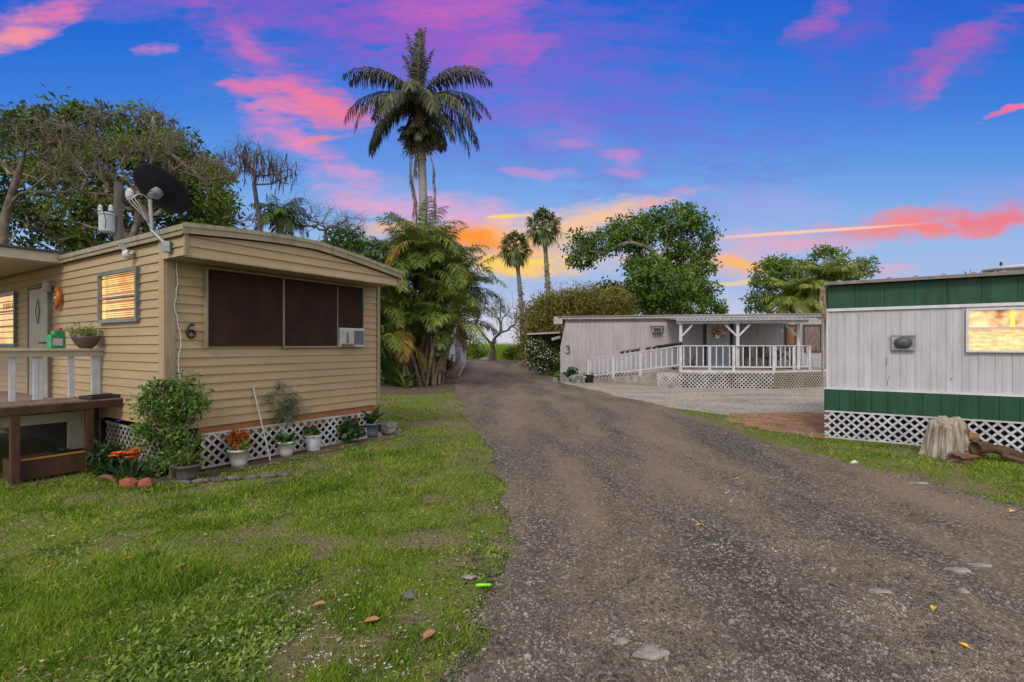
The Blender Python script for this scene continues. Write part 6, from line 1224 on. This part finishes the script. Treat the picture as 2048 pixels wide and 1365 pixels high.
# bare tree at the end of the road
def bare(name, base, trunk, lobes_, label, tip=.010, tr=.14, nt=1, m=GB, wob=.35, pods=0, podl=.5, sides=5, group=None, cost=.25, expo=.5):
    b = np.array(base, float); r = empty(name, base, 0, label, 'tree', group); T = lobes_targets(lobes_, nt)-b
    P, par, R, cnt = grow([np.array(t)-b for t in trunk], T, tip, wob=wob, trunkr=tr, cost=cost, expo=expo); V, Q = skin(P, par, R, cnt, sides); npmesh('trunk', V, [Q], m, r, True)
    # short curled twigs at the tips
    vs, f3, f4 = [], [], []; tw = MB()
    for t in T:
        for _ in range(2):
            d = unit(1)[0]; d[2] = abs(d[2])*1.2; p = np.array(t); pts = [p.copy()]
            for k in range(4): d = d+rng.normal(size=3)*.35; d /= np.linalg.norm(d); p = p+d*tip*20; pts.append(p.copy())
            tw.tube(pts, [tip*.8, tip*.7, tip*.6, tip*.5, tip*.35], 3, cap=False)
    tw.build('crown', m, r)
    if pods:
        for _ in range(pods):
            p = T[rng.integers(0, len(T))]+rng.normal(size=3)*.15; l = podl*random.uniform(.6, 1.2); d = np.array([random.uniform(-.3, .3), random.uniform(-.3, .3), -1.]); blade(vs, f3, f4, p, d/np.linalg.norm(d), unit(1)[0], l, .055, .15)
        tag(leafmesh('seed_pods', vs, f3, f4, mat('seed_pod', (.045, .035, .03), (.11, .08, .06)), r), kind='stuff')
    return r
bare('bare_tree', (-1.45, 36.5, .55), [W3(985, 722, 36.5), W3(987, 700, 36.5), W3(984, 690, 36.5)], [lobe(940, 655, 36.5, 26, 10, 14), lobe(975, 612, 36.5, 34, 26, 40), lobe(1015, 622, 36.5, 28, 28, 34), lobe(1030, 655, 36.5, 24, 10, 16), lobe(945, 620, 36.5, 20, 20, 12)], 'small bare forked tree where the road ends at the field', tip=.010, tr=.22, wob=.5, cost=.35, nt=1.5, expo=.5, m=GB2)
# cane field and hedge of bright grass at the road's end
def cane():
    n = 42000; y = 47+26*rng.random(n)**1.3; x = -30+rng.random(n)*70; h = (1.9+.6*fbm(x*.5, y*.5, 7, 3)+.5*rng.random(n))*np.clip((y-45)/6, .5, 1); z = gh(x, y); w = .05+.05*rng.random(n)
    th = rng.random(n)*2*PI; l = rng.random(n)*.5; a_ = rng.random(n)*2*PI; sx, sy = np.cos(a_)*w, np.sin(a_)*w
    V = np.stack([np.stack([x-sx, y-sy, z], -1), np.stack([x+sx, y+sy, z], -1), np.stack([x+np.cos(th)*l, y+np.sin(th)*l, z+h], -1)], 1).reshape(-1, 3)
    tag(npmesh('cane_field', V, [np.arange(3*n).reshape(n, 3)], mat('cane', (.07, .15, .010), (.42, .50, .05), .35, .6, island=True, trans=.35, c3=(.20, .32, .02), lo=.25, hi=.8)), 'bright green tall grass field beyond the end of the road', 'field', kind='stuff')
    yy = np.array([52., 52.5, 75, 150, 500, 3000]); zz_ = np.array([-.55, .9, 1.30, 1.40, 1.55, 1.66]); V = []; 
    for a, b in zip(yy, zz_): V += [(-a*3-40, a, b), (a*3+40, a, b)]
    tag(npmesh('far_field', V, [np.array([(2*i, 2*i+1, 2*i+3, 2*i+2) for i in range(5)])], mat('far_cane', (.10, .19, .015), (.24, .32, .04), .25, .9, stretch=(1, .2, 1), bump=.5, bscale=3)), kind='structure')
cane()
for px, py, Y, hgt, lb in ((1050, 715, 37, 1.5, 'bright young palm like plant left of the fan palm foot'), (985, 700, 36.2, .9, 'small palm seedling growing in the fork of the bare tree'), (1062, 712, 35.5, 1.2, 'yellowing grass clump right of the fan palm foot')):
    x = (px-CX)/F*Y; r = empty('young_palm', (x, Y, ghs(x, Y)+(1.0 if 'fork' in lb else 0)), 0, lb, 'plant'); strap_leaves(r, 0, 22, hgt, .10, LY, .8, 1.0, rad=.05); g = MB(); g.tube([(0, 0, -.1), (0, 0, .3)], .04, 6); g.build('stem', AS, r)
tree('roadside_bush', (.35, 38.5, .4), [lobe(1032, 706, 38.5, 18, 14, 20)], 'bright green bush at the right end of the road before the field', 'bush', FY, per=50, crad=.35, ln=.2, wd=.08, tr=.04, tip=.01)
tree('roadside_bush', (-3.2, 41, .3), [lobe(945, 706, 41, 22, 12, 20), lobe(965, 708, 41, 14, 10, 10)], 'low green bush at the left end of the road before the field', 'bush', FY, per=50, crad=.35, ln=.2, wd=.06, tr=.04, tip=.01)
q = (-1.9, 36.2); g = MB(); rock_mesh(g, (0, 0, .05), (.5, .2, .2), 71, 2, .3); o = g.build('rock_pile', SG); o.location = (*q, ghs(*q)); tag(o, 'pale low rocks at the foot of the bare forked tree', 'rocks')

# left side: big tree mass behind the tan home
LTY = 19.0
tree('shade_tree', (-15.5, 21, 0), [lobe(60, 300, 21, 110, 70, 70), lobe(190, 280, 21, 120, 60, 80), lobe(310, 300, 21, 90, 50, 56), lobe(380, 360, 21, 60, 60, 50), lobe(120, 400, 21, 150, 70, 90), lobe(290, 420, 21, 130, 60, 70), lobe(425, 420, 21, 40, 50, 26), lobe(-60, 350, 21, 100, 120, 60), lobe(60, 490, 21, 140, 60, 60), lobe(240, 490, 21, 120, 50, 50), lobe(400, 470, 21, 60, 30, 22)],
     'huge dark green shade tree filling the sky behind the tan home', 'tree', FD, per=34, crad=.66, ln=.24, wd=.11, trunk=[(0, 0, -.2), (.2, 0, 2.0), (.1, 0, 3.6)], tr=.45, tip=.018, nt=1.1)
tree('shade_tree', (-12.6, 19.5, 0), [lobe(420, 350, 19.5, 42, 30, 22), lobe(440, 400, 19.5, 30, 30, 18), lobe(425, 455, 19.5, 40, 24, 18), lobe(270, 235, 20.5, 60, 18, 14), lobe(150, 225, 20.5, 50, 14, 12), lobe(60, 240, 20.5, 40, 14, 12), lobe(230, 300, 18.5, 60, 30, 14), lobe(90, 330, 18.5, 60, 40, 16), lobe(330, 290, 18.5, 40, 24, 12), lobe(160, 420, 18.5, 70, 40, 14)], 'brighter green leafy tree at the right edge of the shade tree mass', 'tree', FY, per=34, crad=.4, ln=.18, wd=.08, tr=.12, tip=.010, barkm=GB, trunk=[(0, 0, -.1), (.1, 0, 2.5), (.3, 0, 4.2)])
bt1 = [W3(235, 700, 17.5), W3(240, 560, 17.5), W3(262, 480, 17.5)]
bare('bare_tree', (bt1[0][0], 17.5, 0), bt1, [lobe(250, 265, 17, 120, 44, 90), lobe(340, 310, 17, 80, 40, 60), lobe(420, 340, 17, 66, 26, 50), lobe(150, 290, 17, 90, 60, 60), lobe(200, 370, 17, 110, 40, 40), lobe(300, 240, 17, 60, 26, 30)], 'wide bare grey branched tree over the tan home roof', tip=.0068, tr=.15, wob=.55, pods=160, podl=.32, cost=.3, nt=1.15, expo=.47, m=GB2)
bt2 = [W3(-15, 700, 17), W3(5, 560, 17), W3(10, 430, 17), W3(35, 350, 17)]
bare('bare_tree', (bt2[0][0], 17, 0), bt2, [lobe(60, 270, 16.7, 100, 44, 80), lobe(140, 300, 16.7, 80, 50, 50), lobe(-30, 280, 16.7, 80, 60, 40), lobe(110, 370, 17, 80, 50, 26)], 'bare pale trunked tree at the left edge of the photo', tip=.0068, tr=.17, wob=.55, cost=.3, nt=1.0, expo=.47, m=GB2)
bt3 = [W3(535, 700, 18), W3(530, 560, 18), W3(518, 440, 18), W3(508, 370, 18)]
bare('bare_tree', (bt3[0][0], 18, 0), bt3, [lobe(520, 330, 18, 46, 30, 50), lobe(565, 345, 18, 34, 30, 34), lobe(470, 325, 18, 40, 24, 26), lobe(495, 300, 18, 30, 16, 14)], 'bare dark tree hung with long seed pods, right of the shade tree', tip=.0065, tr=.11, m=DBK, wob=.5, pods=150, podl=.5, cost=.3, nt=1.5, expo=.47)
bt4 = [W3(640, 700, 20), W3(640, 560, 20), W3(650, 480, 20)]
bare('bare_tree', (bt4[0][0], 20, 0), bt4, [lobe(600, 430, 20, 50, 40, 36), lobe(660, 440, 20, 46, 26, 40), lobe(710, 450, 20, 30, 22, 26), lobe(470, 445, 20, 50, 16, 18)], 'low thicket of thin bare twigs between pod tree and royal palm', tip=.006, tr=.07, m=GB2, wob=.5, cost=.2, nt=2.0, expo=.45)
tree('leafy_tree', (-7.2, 21, 0), [lobe(690, 480, 21, 34, 26, 26), lobe(660, 500, 21, 40, 20, 20), lobe(720, 500, 21, 30, 26, 20), lobe(745, 530, 21, 30, 30, 20)], 'bright leafy tree just above the tan roof, left of the palm clump', 'tree', FT, per=34, crad=.36, ln=.17, wd=.08, tr=.1, tip=.012)
# dark drooping palm behind the roof
c = W3(560, 440, 19); r = empty('feather_palm', (c[0], 19, 0), 0, 'dark green drooping palm tangled in the twigs above the tan roof', 'palm'); g = MB(); g.tube([(0, 0, -.1), (0, 0, c[2])], [.16, .14], 9); g.build('trunk', PTM, r, smooth=True); vs, f3, f4 = [], [], []; rb = MB()
for i in range(22): t_ = (i+.5)/22; frond(vs, f3, f4, rb, (0, 0, c[2]), i*2.39996, 1.5-1.3*t_, 1.35, 1.5+.7*t_, 34, .5, .6, .03)
leafmesh('crown', vs, f3, f4, FD, r); rb.build('midrib', LG, r)
# utility pole with transformer
q = W3(237, 700, 15.5); r = empty('utility_pole', (q[0], 15.5, 0), 0, 'grey wooden utility pole with a pale transformer can behind the tan home', 'utility pole'); zt_ = W3(0, 366, 15.5)[2]; g = MB(); g.tube([(0, 0, 0), (0, 0, zt_)], [.14, .12], 12); g.build('pole', mat('old_pole', (.16, .14, .13), (.25, .23, .21), 5, .9, .4, 20, stretch=(3, 3, .3)), r, smooth=True)
z0_ = W3(0, 470, 15.5)[2]; g = MB(); g.lathe([(.17, 0), (.20, .03), (.20, .50), (.225, .53), (.22, .57), (.15, .60)], (-.10, -.32, z0_), 20); tc_ = g.build('transformer', mat('pale_grey_paint', (.36, .42, .46), (.30, .35, .39), 4, .5), r, smooth=False)
for dx in (-.2, .12): g = MB(); g.lathe([(.05, 0), (.07, .04), (.05, .08), (.065, .12), (.03, .2)], (-.1+dx, -.32, z0_+.64), 10); g.build('insulator', GREYW, tc_)
g = MB(); g.tube([(.0, -.58, z0_+.6), (.1, -.6, z0_+.3), (.06, -.58, z0_+.05)], .012, 5); g.build('wire', BLACKP, tc_); g = MB(); g.lathe([(.06, 0), (.11, .1), (.11, .25), (.05, .36)], (.42, -.1, z0_+1.05), 12); g.build('arrester', GREYW, r)
# distant hedge so that the plot does not end at bare field on the far left and right
for i, (x, y, s_) in enumerate(((-26, 34, 1.4), (-19, 38, 1.2), (-12, 40, 1.0), (27, 38, 1.2), (34, 33, 1.4))):
    tree('distant_tree', (x, y, 0), [((x, y, 2.6*s_), (3.4*s_, 3, 2.2*s_), 60)], ['broad dark tree far behind the left homes', 'second dark tree behind the shade tree mass', 'low dark tree behind the bare twig thicket', 'dark tree hidden behind the green banded home', 'broad dark tree at far right behind the homes'][i], 'tree', FD, per=40, crad=.9, ln=.4, wd=.2, tr=.2, tip=.03)
# pebbles and scraps lying on the dirt patch and the pale driveway
x, y = onground(26000, 764, 882, 1130, 1700); k = (((y > OL[0][0]) & (y < OL[0][-1]) & (x > dirtL(y))) | ((y > DL[0][0]) & (y < DL[0][-1]) & (x > drvL(y)))) & ~in_home(x, y) & ~in_road(x, y, 0) & (rng.random(len(x)) < .4*fbm(x, y, 66, 3)); x, y = x[k], y[k]
stones('driveway_pebbles', x, y, .004+.0010*y+.012*rng.random(len(x))**3, mat('pebble', (.10, .09, .08), (.55, .52, .48), 3, .85, island=True), 'loose pale pebbles on the driveway and the orange dirt', 'pebbles', .4)
